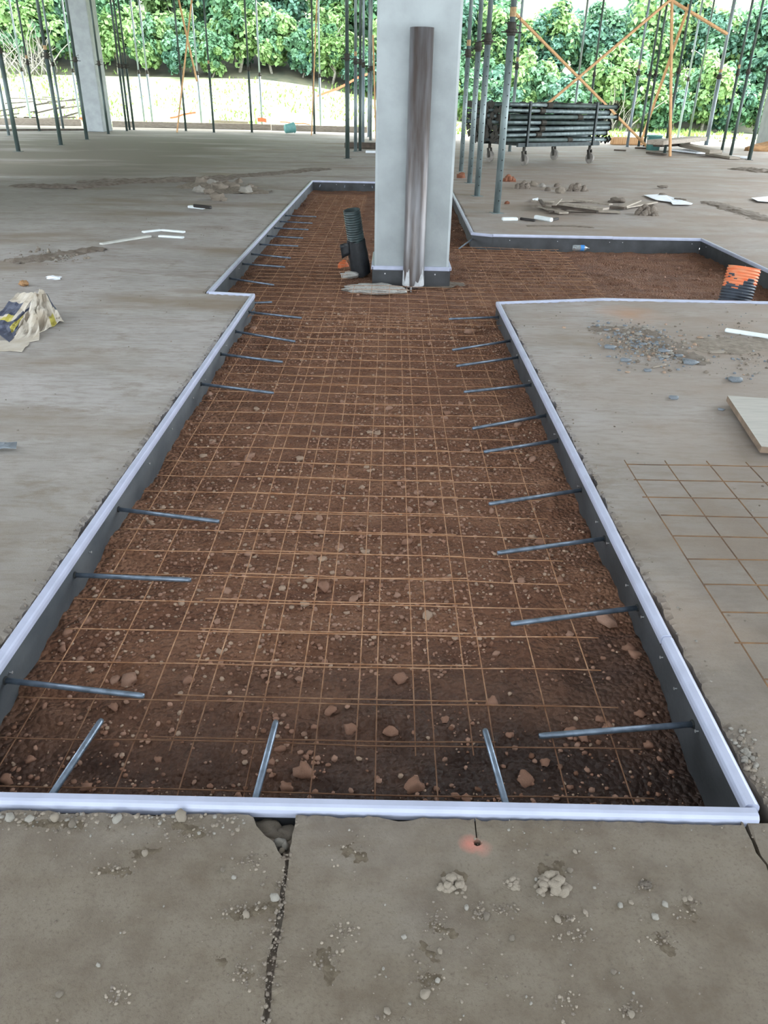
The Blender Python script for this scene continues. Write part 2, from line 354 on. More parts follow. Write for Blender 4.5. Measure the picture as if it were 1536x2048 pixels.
def slab(name, loops, z_top, thick, mat, parent=None, chips=(), zj=.004, extra=()):
    """flat slab from closed loops (first outer, others holes), with walls; edges worn down a little"""
    vs2, es = [], []
    for lp in loops:
        o = len(vs2); vs2 += [Vector(q[:2]) for q in lp]; es += [(o+i, o+(i+1) % len(lp)) for i in range(len(lp))]
    holes_ = loops[1:]
    for lp in loops:                                   # a ring just inside each edge keeps the worn edge local
        n = len(lp); last = None
        for i in range(n):
            p = Vector(lp[i][:2]); t = Vector(lp[(i+1) % n][:2])-Vector(lp[i-1][:2])
            if t.length < 1e-6 or abs(p.x) > 6: continue
            t.normalize()
            for sg in (1, -1):
                q = p+Vector((-t.y, t.x))*sg*.022
                if pip(q.x, q.y, loops[0]) and not any(pip(q.x, q.y, h) for h in holes_) and (last is None or (q-last).length > .006): vs2.append(q); last = q; break
    r = delaunay_2d_cdt(vs2, es, [], 0, 1e-6)
    V, Fs = r[0], r[2]
    keep = []
    for f in Fs:
        cx = sum(V[i].x for i in f)/len(f); cy = sum(V[i].y for i in f)/len(f)
        if pip(cx, cy, loops[0]) and not any(pip(cx, cy, h) for h in loops[1:]): keep.append(tuple(f))
    cnt = {}
    for f in keep:
        for i in range(len(f)):
            a, b = f[i], f[(i+1) % len(f)]; cnt[(a, b)] = 1
    bd = [(a, b) for (a, b) in cnt if (b, a) not in cnt]
    onb = {i for e in bd for i in e}
    Vz = [z_top-(R.random()**2*zj if (i in onb and abs(V[i].x) < 6) else 0) for i in range(len(V))]
    vs3 = [(V[i].x, V[i].y, Vz[i]) for i in range(len(V))]
    low = {i: len(vs3)+k for k, i in enumerate(sorted(onb))}
    vs3 += [(V[i].x, V[i].y, z_top-thick) for i in sorted(onb)]
    fs = keep+[(b, a, low[a], low[b]) for (a, b) in bd]
    mb = MB(); mb.add(vs3, fs); return mb.obj(name, mat, parent)

HB = offset_poly(TR, .030)                    # slab edge, just outside the capped boards
def edge(i, j, amp, step, seed): return jag(HB[i], HB[j], amp, step, seed)
seg = []
spec = {0: (.02, .012), 1: (.021, .012), 2: (.008, .02), 3: (.006, .03), 4: (.006, .06), 5: (.006, .04), 6: (.006, .05), 7: (.006, .06), 8: (.01, .08), 9: (.008, .04), 10: (.006, .02), 11: (.018, .012)}
hole_pts = []
for i in range(12):
    if i == 0: continue
    a, st = spec[i]; hole_pts += edge(i, (i+1) % 12, a, st, i+1)
CRY = HB[0][1]+.005                            # cross joint carried on beyond both corners
left_join = [(-40, CRY), (HB[0][0], CRY)]
crack_r = [tuple(G(*q)[:2]) for q in ((1484, 1618), (1489, 1640), (1497, 1660), (1508, 1684), (1516, 1706), (1536, 1730), (1560, 1800), (1590, 2000), (1610, 2200))]
main = [(-40, CRY), (HB[0][0], CRY)]
# trench outline walked backwards: corner 0 -> 11 -> ... -> 1, keeping it outside the slab
main += [tuple(q) for q in hole_pts[::-1]]
main += [(HB[1][0]+.01, CRY+.012), (HB[1][0]+.10, CRY+.016), (1.3, CRY+.01), (30, CRY+.01), (30, 31), (8, 33), (2, 35.5), (-40, 36.6)]
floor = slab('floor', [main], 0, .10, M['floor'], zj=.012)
tag(floor, kind='structure')
crack = [tuple(G(*q)[:2]) for q in ((592, 1632), (588, 1655), (581, 1690), (576, 1740), (570, 1790), (566, 1840), (558, 1880), (552, 1920), (545, 1970), (540, 2030), (536, 2200))]
crack[0] = (crack[0][0], HB[0][1]-.004)
def wob(pts, amp, seed):
    out = []
    for a, b in zip(pts, pts[1:]):
        for t in (0, .2, .4, .6, .8):
            x = a[0]+(b[0]-a[0])*t; y = a[1]+(b[1]-a[1])*t
            out.append((x+amp*(n1(x*30, y*60, seed)-.45), y))
    return out+[pts[-1]]
cr_r = wob(crack, .006, 3)
cr_l = [(x-.009-.008*n1(x*9, y*14, 8)+.004*(y > 1.0), y) for x, y in wob(crack, .012, 4)]
notch = [tuple(G(*q)[:2]) for q in ((507, 1634), (513, 1652), (530, 1670), (548, 1684), (556, 1702))]
near_l = [tuple(q) for q in jag((-3.2, HB[0][1]), (HB[0][0], HB[0][1]), .004, .05, 21)] + [tuple(q) for q in jag((HB[0][0], HB[0][1]), (notch[0][0], HB[0][1]), .022, .011, 22)] + notch + [q for q in cr_l if q[1] < notch[-1][1]-.012] + [(crack[-1][0], -2.5), (-3.2, -2.5)]
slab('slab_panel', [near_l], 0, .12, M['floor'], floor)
hc = G(955, 1685); dh = [(hc.x+.0085*math.cos(a*PI/5), hc.y+.0085*math.sin(a*PI/5)) for a in range(10)]
tip = G(950, 1640)
near_m = [q for q in cr_r][::-1]
near_m = [(crack[-1][0], -2.5)] + near_m + [tuple(q) for q in jag((crack[0][0]+.004, HB[0][1]), (tip.x-.002, HB[0][1]), .016, .011, 23)] + [(tip.x-.0015, HB[0][1]-.002), (hc.x-.002, hc.y+.012), (hc.x+.0005, hc.y+.012), (tip.x+.0015, HB[0][1]-.001)] + [tuple(q) for q in jag((tip.x+.002, HB[0][1]), (crack_r[0][0]-.006, HB[0][1]), .010, .012, 24)] + [(x-.004, y) for x, y in crack_r] + [(crack_r[-1][0], -2.5)]
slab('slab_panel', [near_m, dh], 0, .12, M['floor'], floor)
near_r = [(crack_r[0][0]+.004, CRY-.002)] + [(x+.006, y-.003) for x, y in crack_r[1:]] + [(crack_r[-1][0]+.01, -2.5), (5, -2.5), (5, CRY-.001), (1.3, CRY-.002), (crack_r[0][0]+.10, CRY+.001)]
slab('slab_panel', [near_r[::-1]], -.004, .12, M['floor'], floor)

mb = MB(); vs_ = []; sel = [(a, b) for a, b in zip(cr_l, cr_r) if b[1] < notch[-1][1]+.01]
for k, (a, b) in enumerate(sel):
    for t in (0, .35, .65, 1): vs_.append((a[0]-.004+(b[0]-a[0]+.008)*t, a[1], -.013+.010*n1(a[1]*60, t*3, 4)-.004*(0 < t < 1)))
mb.add(vs_, [(k*4+e, k*4+e+1, k*4+e+5, k*4+e+4) for k in range(len(sel)-1) for e in range(3)]); o = mb.obj('crack_dirt', M['mud_dark'], floor, True); o['kind'] = 'stuff'
# soil: two height-field sheets, fine by the camera, coarser beyond
def soil_z(x, y):
    z = -.155+.045*(fbm(x*1.7, y*2.2, 3, 3)-.45)+.040*(fbm(x*5, y*8, 3, 9)-.45)+.026*(fbm(x*19, y*25, 3, 14)-.45)
    lump = np.maximum(0, fbm(x*11, y*13, 2, 31)-.44); z = z+.10*lump*lump/.3*1.0
    z = z-.030*np.clip((1.75-y)/.5, 0, 1)
    ed = np.minimum(np.abs(x-XL), np.abs(x-XR)); bank = np.clip(1-ed/.16, 0, 1)*((y < 6.1) & (y > 1.7))
    return np.minimum(z+bank*.05*(fbm(x*3, y*2, 2, 40)), -.088)
def sheet(x0, x1, y0, y1, s):
    nx = int((x1-x0)/s)+1; ny = int((y1-y0)/s)+1
    X, Y = np.meshgrid(np.linspace(x0, x1, nx), np.linspace(y0, y1, ny)); Z = soil_z(X, Y)
    vs_ = np.stack([X, Y, Z], -1).reshape(-1, 3); idx = np.arange(nx*ny).reshape(ny, nx)
    f = np.stack([idx[:-1, :-1], idx[:-1, 1:], idx[1:, 1:], idx[1:, :-1]], -1).reshape(-1, 4)
    return vs_, f
mb = MB()
for a in ((-1.30, 1.08, .90, 6.12, .011), (-1.75, 1.40, 6.02, 9.68, .022), (1.33, 3.85, 5.9, 9.6, .03), (-1.75, 1.35, 9.58, 15.3, .035)):
    v_, f_ = sheet(*a); o = len(mb.v); mb.v += v_.tolist(); mb.f += (f_+o).tolist(); mb.m += [0]*len(f_)
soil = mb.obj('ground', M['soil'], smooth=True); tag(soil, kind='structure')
sub = MB().box((-.3, -.8, -.06), (8, 3.93, .03)).obj('sub_base', M['mud'], floor)
tag(sub, kind='structure')
def sz(x, y): return float(soil_z(np.array([x]), np.array([y]))[0])

# pebbles in the trench: the 300 largest are pieces of the ground, the rest is stuff
RM = [rock_mesh('stone', i, M[('stone_a', 'stone_b', 'stone_c', 'stone_a', 'stone_b', 'stone_b', 'stone_a', 'stone_c')[i]], 2, .42, .62) for i in range(8)]
BIGC = [(170, 1245, 13), (258, 1365, 18), (228, 1415, 11), (230, 1362, 12), (12, 1560, 14), (60, 1520, 10), (648, 1175, 16), (620, 1162, 11), (625, 1118, 11), (800, 1360, 16), (598, 1360, 11), (610, 1545, 22), (830, 1575, 22), (780, 1465, 14), (700, 1460, 14), (1215, 1245, 22), (1260, 1298, 14), (1270, 1310, 13), (860, 1010, 10), (815, 1085, 12), (1010, 900, 10), (500, 915, 12), (600, 918, 10), (470, 930, 10), (755, 868, 8), (740, 866, 8), (1065, 920, 9), (1108, 930, 9), (1035, 852, 9), (1120, 1160, 10), (1080, 1085, 12), (1065, 1075, 9), (435, 1245, 9), (440, 1305, 10), (640, 1065, 10), (1140, 1465, 16), (1090, 1525, 12), (1200, 1440, 10), (1140, 1270, 10), (160, 1320, 8), (940, 665, 12), (505, 660, 9), (420, 790, 8), (135, 1265, 10), (890, 1440, 12), (1050, 1560, 18), (560, 1500, 12)]
def on_soil(px, py):
    g = G(px, py, -.15)
    for _ in range(3): g = G(px, py, sz(g.x, g.y))
    return g
placed = 0
for (px, py, r) in BIGC:
    g = on_soil(px, py); dist = math.sqrt(g.x**2+g.y**2+(H+.15)**2); rr = r/1536*dist*.9
    link('stone', RM[R.randrange(8) if py < 1380 else R.choice((0, 3, 6))], soil, (g.x, g.y, g.z+rr*.18), (R.uniform(-.3, .3), R.uniform(-.3, .3), R.uniform(0, 6)), (rr, rr*R.uniform(.7, 1), rr)); placed += 1  # stones at the near end kept dark to paint in its shade
while placed < 300:
    y = 1.25+4.9*R.random()**1.7; x = R.uniform(XL+.05, XR-.05)
    if R.random() < .3: x = R.gauss(-.12, .2)
    if n1(x*2.3, y*2.0, 77) < .42 and R.random() < .85: continue
    rr = .0085+.011*R.random()**2.2
    link('stone', RM[R.randrange(8) if y > 1.8 else R.choice((0, 3, 6))], soil, (x, y, sz(x, y)+rr*.25), (R.uniform(-.4, .4), R.uniform(-.4, .4), R.uniform(0, 6)), (rr, rr*R.uniform(.65, 1), rr)); placed += 1  # only dark pebbles near the camera, part of the painted trench shade
def scatter(name, n, sampler, zf, mats, rmin, rmax, parent=None, sub=1):
    base = []
    for i in range(4):
        bm = bmesh.new(); bmesh.ops.create_icosphere(bm, subdivisions=sub, radius=1); off = Vector((i*5.1, 2, i))
        co = np.array([v.co*(1+.45*noise.noise(v.co*1.4+off)) for v in bm.verts]); fc = np.array([[v.index for v in f.verts] for f in bm.faces]); bm.free(); base.append((co, fc))
    V_, F_, MI = [], [], []; o = 0
    for i in range(n):
        x, y = sampler(); r = rmin+(rmax-rmin)*R.random()**2.5; co, fc = base[i % 4]; an = R.uniform(0, 6.28); c_, s_ = math.cos(an), math.sin(an)
        q = co*np.array([r, r*R.uniform(.6, 1), r*R.uniform(.5, .8)]); q = np.stack([q[:, 0]*c_-q[:, 1]*s_+x, q[:, 0]*s_+q[:, 1]*c_+y, q[:, 2]+zf(x, y)+r*.2], -1)
        V_.append(q); F_.append(fc+o); MI.append(np.full(len(fc), R.randrange(len(mats)))); o += len(q)
    me = bpy.data.meshes.new(name); me.from_pydata(np.concatenate(V_).tolist(), [], np.concatenate(F_).tolist())
    for m in mats: me.materials.append(m)
    me.polygons.foreach_set('material_index', np.concatenate(MI).tolist()); me.polygons.foreach_set('use_smooth', [True]*len(me.polygons))
    ob = link(name, me, parent); ob['kind'] = 'stuff'; return ob
def in_trench():
    while True:
        y = 1.22+5.2*R.random()**1.5; x = R.uniform(XL+.03, XR-.03)
        if y < 1.8 and R.random() < .62: continue
        if n1(x*2.3, y*2.0, 77) > .36 or R.random() < .22: return x, y
scatter('gravel', 15000, in_trench, sz, [M['grit'], M['stone_a'], M['stone_a'], M['stone_b'], M['stone_b'], M['stone_c']], .0025, .0105, soil)
def in_trench_far():
    while True:
        x = R.uniform(XU+.1, XB-.1); y = R.uniform(6.2, 14)
        if pip(x, y, TR): return x, y
scatter('gravel', 1300, in_trench_far, sz, [M['grit'], M['stone_a'], M['stone_b'], M['grit']], .004, .02, soil)

# ---------------------------------------------------------------- capped joint boards round the trench
def joint_board(i, j, label, nd, nails, cuts=(), mats=('board', 'cap'), zt=.012, depth=.23, ext=(0, 0), dz=()):
    """vertical dark board with a round-shouldered vinyl cap on top, nails showing on the trench side"""
    p0, p1 = Vector((*nd[0], 0)), Vector((*nd[1], 0)); d = p1-p0; L_ = d.length; d.normalize(); nn = Vector((d.y, -d.x, 0))   # nn points out of the trench
    t = thing('joint_board', label, 'joint board', p0, 0, 'capped joint boards round the trench')
    mb = MB(); th = .014; n = max(2, int(L_/.16)); vs_ = []; fs = []
    for k in range(n+1):
        s = ext[0]*0+L_*k/n; w = .006*(n1(s*2.2, i*3.3, i)-.45); wb = .016*(n1(s*3.1, i*1.3, i+4)-.45)
        for (o, z, ww) in ((0, 0, w*.3), (th, 0, w*.3), (th, -depth, wb), (0, -depth, wb)):
            q = d*s+nn*(o+ww); vs_.append((q.x, q.y, z))
    for k in range(n):
        for a in range(4): fs.append((k*4+a, k*4+(a+1) % 4, (k+1)*4+(a+1) % 4, (k+1)*4+a))
    fs += [(3, 2, 1, 0), tuple(n*4+a for a in range(4))]
    mb.add(vs_, fs); mb.obj('board', M[mats[0]], t)
    prof = [(-.007, -.022), (-.0085, -.006), (-.007, .004), (-.003, .008), (.012, .009), (.019, .007), (.0245, .001), (.026, -.008), (.025, -.022)]
    cs = [-ext[0]]+list(cuts)+[L_+ext[1]]
    for c in range(len(cs)-1):
        a, b = cs[c]+(.0015 if c else 0), cs[c+1]-.0015; m = max(2, int((b-a)/.12)); mb = MB(); vs_ = []; fs = []; K = len(prof)
        hz = (.003 if c % 2 else 0); sw = .0015*(-1)**c if len(cs) > 2 else 0
        for k in range(m+1):
            s = a+(b-a)*k/m; w = .006*(n1(s*2.2, i*3.3, i)-.45)*.3
            for (o, z) in prof:
                q = d*s+nn*(o+w+sw); vs_.append((q.x, q.y, z+zt-.009+hz))
        for k in range(m):
            for e in range(K-1): fs.append((k*K+e, k*K+e+1, (k+1)*K+e+1, (k+1)*K+e))
        fs += [tuple(range(K))[::-1], tuple(m*K+e for e in range(K))]
        mb.add(vs_, fs); mb.obj('cap', M[mats[1]], t)
    for (s, z) in nails:
        q = d*s-nn*.001
        mb = MB(); mb.tube(q+nn*.004+Vector((0, 0, z)), q-nn*.007+Vector((0, 0, z)), .0018, n=6); mb.tube(q-nn*.007+Vector((0, 0, z)), q-nn*.0085+Vector((0, 0, z)), .0045, n=8)
        mb.obj('nail', M['nail'], t)
    return t
jb = [(0, 'near joint board across the bottom of the trench, smooth white cap', [(1.17, -.03)], (), ('board', 'cap')),
      (1, 'right wall joint board, white cap in three lengths, dark face with nails', [(.30, -.05), (.47, -.055), (.60, -.05), (.80, -.05), (.98, -.05), (1.25, -.045), (1.42, -.05), (1.75, -.06), (2.3, -.05), (3.1, -.05), (3.6, -.05)], (.62, 1.27), ('board', 'cap')),
      (2, 'short joint board turning right behind the right wall corner', [], (), ('board', 'cap')),
      (3, 'near side joint board of the right bay, seen from behind', [], (), ('board', 'cap')),
      (4, 'joint board at the right end of the right bay, running back from orange pipe', [(.6, -.05), (1.8, -.05), (2.9, -.05)], (), ('board', 'cap')),
      (5, 'far wall joint board of the right bay, behind the water bottle', [(.1, -.05), (.9, -.05), (1.05, -.05), (1.65, -.05), (2.2, -.05)], (1.02,), ('board', 'cap')),
      (6, 'very short angled joint board left of the right bay', [], (), ('board', 'cap')),
      (7, 'joint board running back right of the column to the props', [], (), ('board', 'cap')),
      (8, 'farthest joint board across the back end of the trench', [(1.0, -.05), (1.5, -.05), (2.0, -.05)], (), ('board', 'cap')),
      (9, 'long far left joint board, from the back corner to the step', [(5.0, -.06), (7.6, -.06)], (), ('board_smear', 'cap')),
      (10, 'short joint board forming the step in the left wall', [], (), ('board', 'cap')),
      (11, 'left wall joint board nearest the camera, grey smeared face', [(.35, -.05), (1.2, -.05), (1.85, -.06), (2.15, -.06), (2.6, -.055), (3.0, -.055), (3.42, -.055), (3.75, -.055), (4.4, -.055)], (1.62,), ('board_smear', 'cap'))]
for (i, lab, nails, cuts, mm) in jb:
    ex = (0, 0)
    if i == 0: ex = (.02, .012)
    if i == 1: ex = (-.012, 0)
    joint_board(i, (i+1) % 12, lab, (TR[i], TR[(i+1) % 12]), nails, cuts, mm, ext=ex)

# ---------------------------------------------------------------- dowel bars
DW = bpy.data.meshes
def dowel(p, q, r, label, group):
    p, q = Vector(p), Vector(q); d = q-p
    t = thing('dowel_bar', label, 'dowel', p, 0, group)
    mb = MB(); mb.path([(0, 0, 0), d*.97, d], [r, r, r*.82], 12); mb.obj('bar', M['dowel'], t, True)
    dn = d.normalized()
    mb = MB(); mb.path([dn*.012, dn*.016], [r*1.5, r*1.25], 10); mb.obj('grout_ring', M['hole'], t)
ZD = -.058
LD = [((5, 1360), (288, 1392)), ((155, 1150), (382, 1160)), ((240, 1018), (438, 1043)), ((412, 768), (547, 786)), ((445, 708), (565, 724)), ((484, 663), (590, 683)), ((503, 624), (603, 636))]
for k, (a, b) in enumerate(LD):
    p, q = G(*a, ZD), G(*b, ZD-.004); dowel((XL-.01, p.y, ZD), q, .0085, 'steel dowel in the near left wall, %s from the near end' % ORD[k], 'dowels in the near left wall')
RD = [((990, 634), (898, 638)), ((1008, 681), (905, 700)), ((1028, 714), (913, 732)), ((1052, 769), (928, 784)), ((1080, 830), (945, 857)), ((1105, 880), (968, 904)), ((1148, 979), (978, 1008)), ((1195, 1076), (995, 1106)), ((1250, 1214), (1022, 1248)), ((1362, 1447), (1078, 1472))][::-1]
for k, (a, b) in enumerate(RD):
    p, q = G(*a, ZD), G(*b, ZD-.004); dowel((XR+.01, p.y, ZD), q, .0085, 'steel dowel in the right wall, %s from the near end' % ORD[k], 'dowels in the right wall')
for k, (a, lab) in enumerate((((100, 1595), 'left of three steel dowels pointing away from near board'), ((510, 1600), 'middle of three steel dowels pointing away from near board'), ((1010, 1602), 'right of three steel dowels pointing away from near board'))):
    b = ((203, 1440), (552, 1443), (970, 1460))[k]; p, q = G(*a, ZD), G(*b, ZD); t_ = (p.y-Y0+.01)/(q.y-p.y); p2 = p-(q-p)*t_
    dowel((p2.x, Y0-.01, ZD), q, .0085, lab, 'dowels in the near board')
UD = [(483, 557, 558, 570), (500, 528, 575, 534), (517, 508, 590, 516), (531, 489, 596, 492), (543, 472, 606, 476), (553, 456, 612, 459), (562, 443, 616, 446), (571, 431, 620, 433)]
for k, (a, b, c, d_) in enumerate(UD):
    p = G(a, b, ZD); q = G(c, d_, ZD-.005); dowel((XU-.01, p.y, ZD), (XU+.42, p.y+(q.y-p.y), ZD-.006), .0085, 'steel dowel in the far left wall, %s from the step' % ORD[k], 'dowels in the far left wall')
dowel((XL-.3, YU-.06, ZD-.02), (XL+.12, YU+.06, ZD-.02), .0085, 'dark dowel end poking out at the step in left wall', 'dowels in the far left wall')
for k, x in enumerate((-1.27, -.83, -.34)):
    dowel((x, YT+.01, ZD), (x+.02, YT-.45, ZD+.01), .0085, 'pale dowel tip in the farthest board, %s from the left' % ORD[k], 'dowels in the farthest board')
dowel((XC+.04, 9.45, ZD), tuple(G(918, 497, ZD-.02)), .0085, 'thin steel dowel just right of column beside angled board', 'dowels right of the column')

# ---------------------------------------------------------------- welded wire sheets
def wire_sheet(label, xs, ys, z0, ext=.03, mat='wire', r=.0019, seed=0, shear=0.0, zamp=.012, loc=(0, 0, 0), ylim=None, xlim=None):
    t = thing('wire_mesh', label, 'wire mesh', (xs[0], ys[0], z0), 0, 'welded wire sheets')
    o = Vector((xs[0], ys[0], z0))
    def P_(x, y):
        return Vector((x+shear*(y-ys[0])+.010*(n1(x*2+seed, y*1.1, seed)-.45), y+.016*(n1(x*1.3, y*3+seed, seed+2)-.45), z0+zamp*2*(n1(x*1.8, y*1.8, seed+4)-.45)))-o
    def run(a, b, fixed, along):
        n = max(2, int((b-a)/.1)); pts = []
        for k in range(n+1):
            s = a+(b-a)*k/n; pts.append(P_(fixed, s) if along else P_(s, fixed)+Vector((0, 0, r*1.8)))
        MB().path(pts, r, 5).obj('wire', M[mat], t, True)
    for i, x in enumerate(xs):
        a, b = ys[0]-ext, ys[-1]+ext
        if ylim: a, b = ylim(x, a, b)
        if b-a > .2: run(a, b, x+R.uniform(-.004, .004), True)
    for y in ys:
        a, b = xs[0]-ext, xs[-1]+ext
        if xlim: a, b = xlim(y, a, b)
        run(a+R.uniform(-.015, .015), b+R.uniform(-.015, .015), y+R.uniform(-.004, .004), False)
    return t
S = .1545
wire_sheet('wide rusty wire mesh sheet lying over the near trench floor, wall to wall', [-.937+S*i for i in range(11)], [1.29+S*i for i in range(30)], -.072, .05, seed=1)
wire_sheet('narrower rusty wire mesh sheet overlapping down the middle of the near trench', [-.529+S*i for i in range(6)], [1.455+S*.99*i for i in range(27)], -.066, .045, seed=2)
wire_sheet('rusty wire mesh sheet in the far left bay beside black conduit', [-1.20+S*i for i in range(6)], [5.75+S*i for i in range(52)], -.080, .05, seed=3)
wire_sheet('rusty wire mesh sheet in front of the column foot', [-.30+S*i for i in range(8)], [5.6+S*i for i in range(9)], -.078, .05, seed=4)
wire_sheet('rusty wire mesh sheet right of the column at the right bay mouth', [.76+S*i for i in range(8)], [6.28+S*i for i in range(18)], -.084, .05, seed=5)
wire_sheet('loose rusty wire mesh sheet lying on the right slab', [1.04+.175*i for i in range(6)], [1.62+.153*i for i in range(10)], .022, .05, 'wire_dark', r=.0025, seed=6, zamp=.009, xlim=lambda y, a, b: (a+.04, b))

# ---------------------------------------------------------------- column, its wrap boards, the steel pipe
cx0, cx1, cy0, cy1 = -.137, .546, 7.253, 7.95
me = MB().box(((cx0+cx1)/2, (cy0+cy1)/2, 2.46), (cx1-cx0, cy1-cy0, 5.22)).mesh('pillar', M['column'], False, .022)
pil = link('pillar', me); tag(pil, kind='structure')
t = thing('joint_board', 'dark joint board wrapped round the column foot with white cap', 'joint board', (cx0, cy0, 0), 0, 'capped joint boards round the trench')
t.location = (0, 0, 0)
for (a, b) in (((cx0-.01, cy0), (cx1+.01, cy0)), ((cx1, cy0-.01), (cx1, cy1+.01)), ((cx1+.01, cy1), (cx0-.01, cy1)), ((cx0, cy1+.01), (cx0, cy0-.01))):
    p, q = Vector((*a, 0)), Vector((*b, 0)); d = (q-p).normalized(); nn = Vector((d.y, -d.x, 0)); 
    MB().bar(p+nn*.009+Vector((0, 0, -.075)), q+nn*.009+Vector((0, 0, -.075)), .014, .17).obj('board', M['board'], t)
    MB().bar(p+nn*.012+Vector((0, 0, .003)), q+nn*.012+Vector((0, 0, .003)), .026, .036).obj('cap', M['cap'], t, False, .005)
for px in (770, 870): 
    q = D(px, 547 if px < 800 else 549, cy0-.018); MB().tube(q+Vector((0, .006, 0)), q-Vector((0, .008, 0)), .006, n=8).obj('nail', M['nail'], t)
pt = thing('steel_pipe', 'tall round steel pipe standing upright against the column face', 'pipe', (.222, 7.13, -.13))
pr = .095
mb = MB(); n = 40
for (z0, z1) in ((0, 1.995),):
    ro, ri = pr, pr-.008; vs_ = []; 
    for (r, z) in ((ro, z0), (ro, z1), (ri, z1), (ri, z0+1.6)):
        for k in range(n): vs_.append((r*math.cos(2*PI*k/n), r*math.sin(2*PI*k/n), z))
    fs = [(e*n+k, e*n+(k+1) % n, (e+1)*n+(k+1) % n, (e+1)*n+k) for e in range(3) for k in range(n)]; fs.append(tuple(3*n+k for k in range(n)))
    mb.add(vs_, fs)
o = mb.obj('tube', M['pipe'], pt, True)
o.data.polygons.foreach_set('use_smooth', [len(p.vertices) == 4 for p in o.data.polygons])
# mortar splash on the foot of the pipe
mb = MB(); vs_ = []; fs = []; n = 24; rows = 5
for i in range(rows):
    for k in range(n):
        a = PI*1.02+PI*.96*k/(n-1); hmax = .10+.05*math.sin(k*1.1)+.03*math.cos(k*2.3)-.10*(.35 < k/(n-1) < .62); z = .012+hmax*i/(rows-1)
        r = pr+.004-.003*i/(rows-1); vs_.append((r*math.cos(a), r*math.sin(a), z))
for i in range(rows-1):
    for k in range(n-1): fs.append((i*n+k, i*n+k+1, (i+1)*n+k+1, (i+1)*n+k))
mb.add(vs_, fs); mb.obj('mortar_splash', M['pipe_dust'], pt, True, loc=(0, 0, 0))
def blob(name, c, size, mat, label=None, cat=None, seed=0, rough=.4, flat=.5, sub=3, freq=1.6, parent=None, group=None, rz=0):
    me = rock_mesh(name, seed+50, mat, sub, rough, flat, freq); o = link(name, me, parent, c, (0, 0, rz), size)
    if label: tag(o, label, cat, group)
    return o
g = on_soil(740, 575); blob('mortar_spill', (g.x+.05, g.y-.12, g.z+.01), (.27, .13, .07), M['mortar'], 'pale spilt mortar ridge on soil left of the pipe foot', 'mortar', 3, .28, .6, 4, 2.4)
g = on_soil(850, 572); blob('mortar_spill', (g.x, g.y+.06, g.z-.005), (.36, .13, .06), M['mud_dark'], 'damp grey mortar bed under the pipe foot', 'mortar', 8, .25, .5, 4, 2.0)
g = on_soil(700, 553); blob('mortar_spill', (g.x, g.y, g.z+.015), (.085, .05, .05), M['mortar'], 'small broken mortar lump beside black conduit', 'mortar', 5, .35, .7)

def crumb_mesh(name, seed, mat, n=46):
    q = random.Random(seed); bm = bmesh.new()
    for k in range(n):
        u = q.random(); a = q.uniform(0, 6.28); rr_ = math.sqrt(u)*.82*(1+.18*math.sin(a*3+seed)); zz = max(0, .62*(1-u**1.3))*q.uniform(.4, 1); r = q.uniform(.14, .32)*(1.15-.4*u)
        m = bmesh.ops.create_icosphere(bm, subdivisions=2, radius=r)['verts']; off = Vector((k*2.3, seed, k))
        for v in m:
            v.co *= 1+.4*noise.noise(v.co*6+off); v.co += Vector((rr_*math.cos(a), rr_*math.sin(a), zz-.12))
    me = bpy.data.meshes.new(name); bm.to_mesh(me); bm.free(); me.materials.append(mat); me.polygons.foreach_set('use_smooth', [True]*len(me.polygons)); return me
def crumb(name, c, size, mat, label, cat, seed, rz=0):
    return tag(link(name, crumb_mesh(name, seed, mat), None, c, (0, 0, rz), size), label, cat)
# ---------------------------------------------------------------- conduits
def corrugated(name, length, r, mat, parent, pitch=.022, mats=None, split=None):
    n = 28; prof = []; k = int(length/pitch)
    for i in range(k):
        z = i*pitch; prof += [(r, z), (r, z+pitch*.5), (r*.93, z+pitch*.6), (r*.93, z+pitch*.95)]
    prof += [(r, length), (r*.88, length), (r*.88, length*.55)]
    vs_ = [(a*math.cos(2*PI*q/n), a*math.sin(2*PI*q/n), z) for a, z in prof for q in range(n)]
    mb = MB()
    for e in range(len(prof)-1):
        for q in range(n):
            mi = 0
            if split: mi = split(2*PI*q/n, prof[e][1])
            mb.f.append((e*n+q, e*n+(q+1) % n, (e+1)*n+(q+1) % n, (e+1)*n+q)); mb.m.append(mi)
    mb.v = vs_; mb.f.append(tuple((len(prof)-1)*n+q for q in range(n))); mb.m.append(0)
    return mb.obj(name, mats or mat, parent, True)
def tilt_to(t, d):
    t.rotation_mode = 'QUATERNION'; t.rotation_quaternion = Vector((0, 0, 1)).rotation_difference(Vector(d).normalized())
b0, b1 = G(722, 548, -.14), D(703, 420, 7.58)
t = thing('corrugated_conduit', 'leaning black corrugated conduit, taped lower half, left of the column', 'conduit', b0); tilt_to(t, b1-b0); Lc = (b1-b0).length
corrugated('pipe', Lc, .080, M['conduit'], t)
mb = MB(); prof = [(.092, .0), (.095, .06), (.090, .13), (.094, .2), (.089, .27), (.086, Lc*.55)]; n = 26
vs_ = [((a+.004*math.sin(q*2.1+e))*math.cos(2*PI*q/n), (a+.004*math.sin(q*2.1+e))*math.sin(2*PI*q/n), z+.012*math.sin(q*.6+e)) for e, (a, z) in enumerate(prof) for q in range(n)]
mb.add(vs_, [(e*n+q, e*n+(q+1) % n, (e+1)*n+(q+1) % n, (e+1)*n+q) for e in range(len(prof)-1) for q in range(n)])
mb.obj('tape_wrap', M['tape'], t, True)
mb = MB(); gx, gz = 7, 6; vs_ = []
for i in range(gx):
    for j in range(gz):
        u, w = i/(gx-1), j/(gz-1); vs_.append((-.07-.085*u, -.045-.012*math.sin(u*5+w*2), .225+.10*w-.045*u*(1-w)+.02*u*math.sin(w*6)))
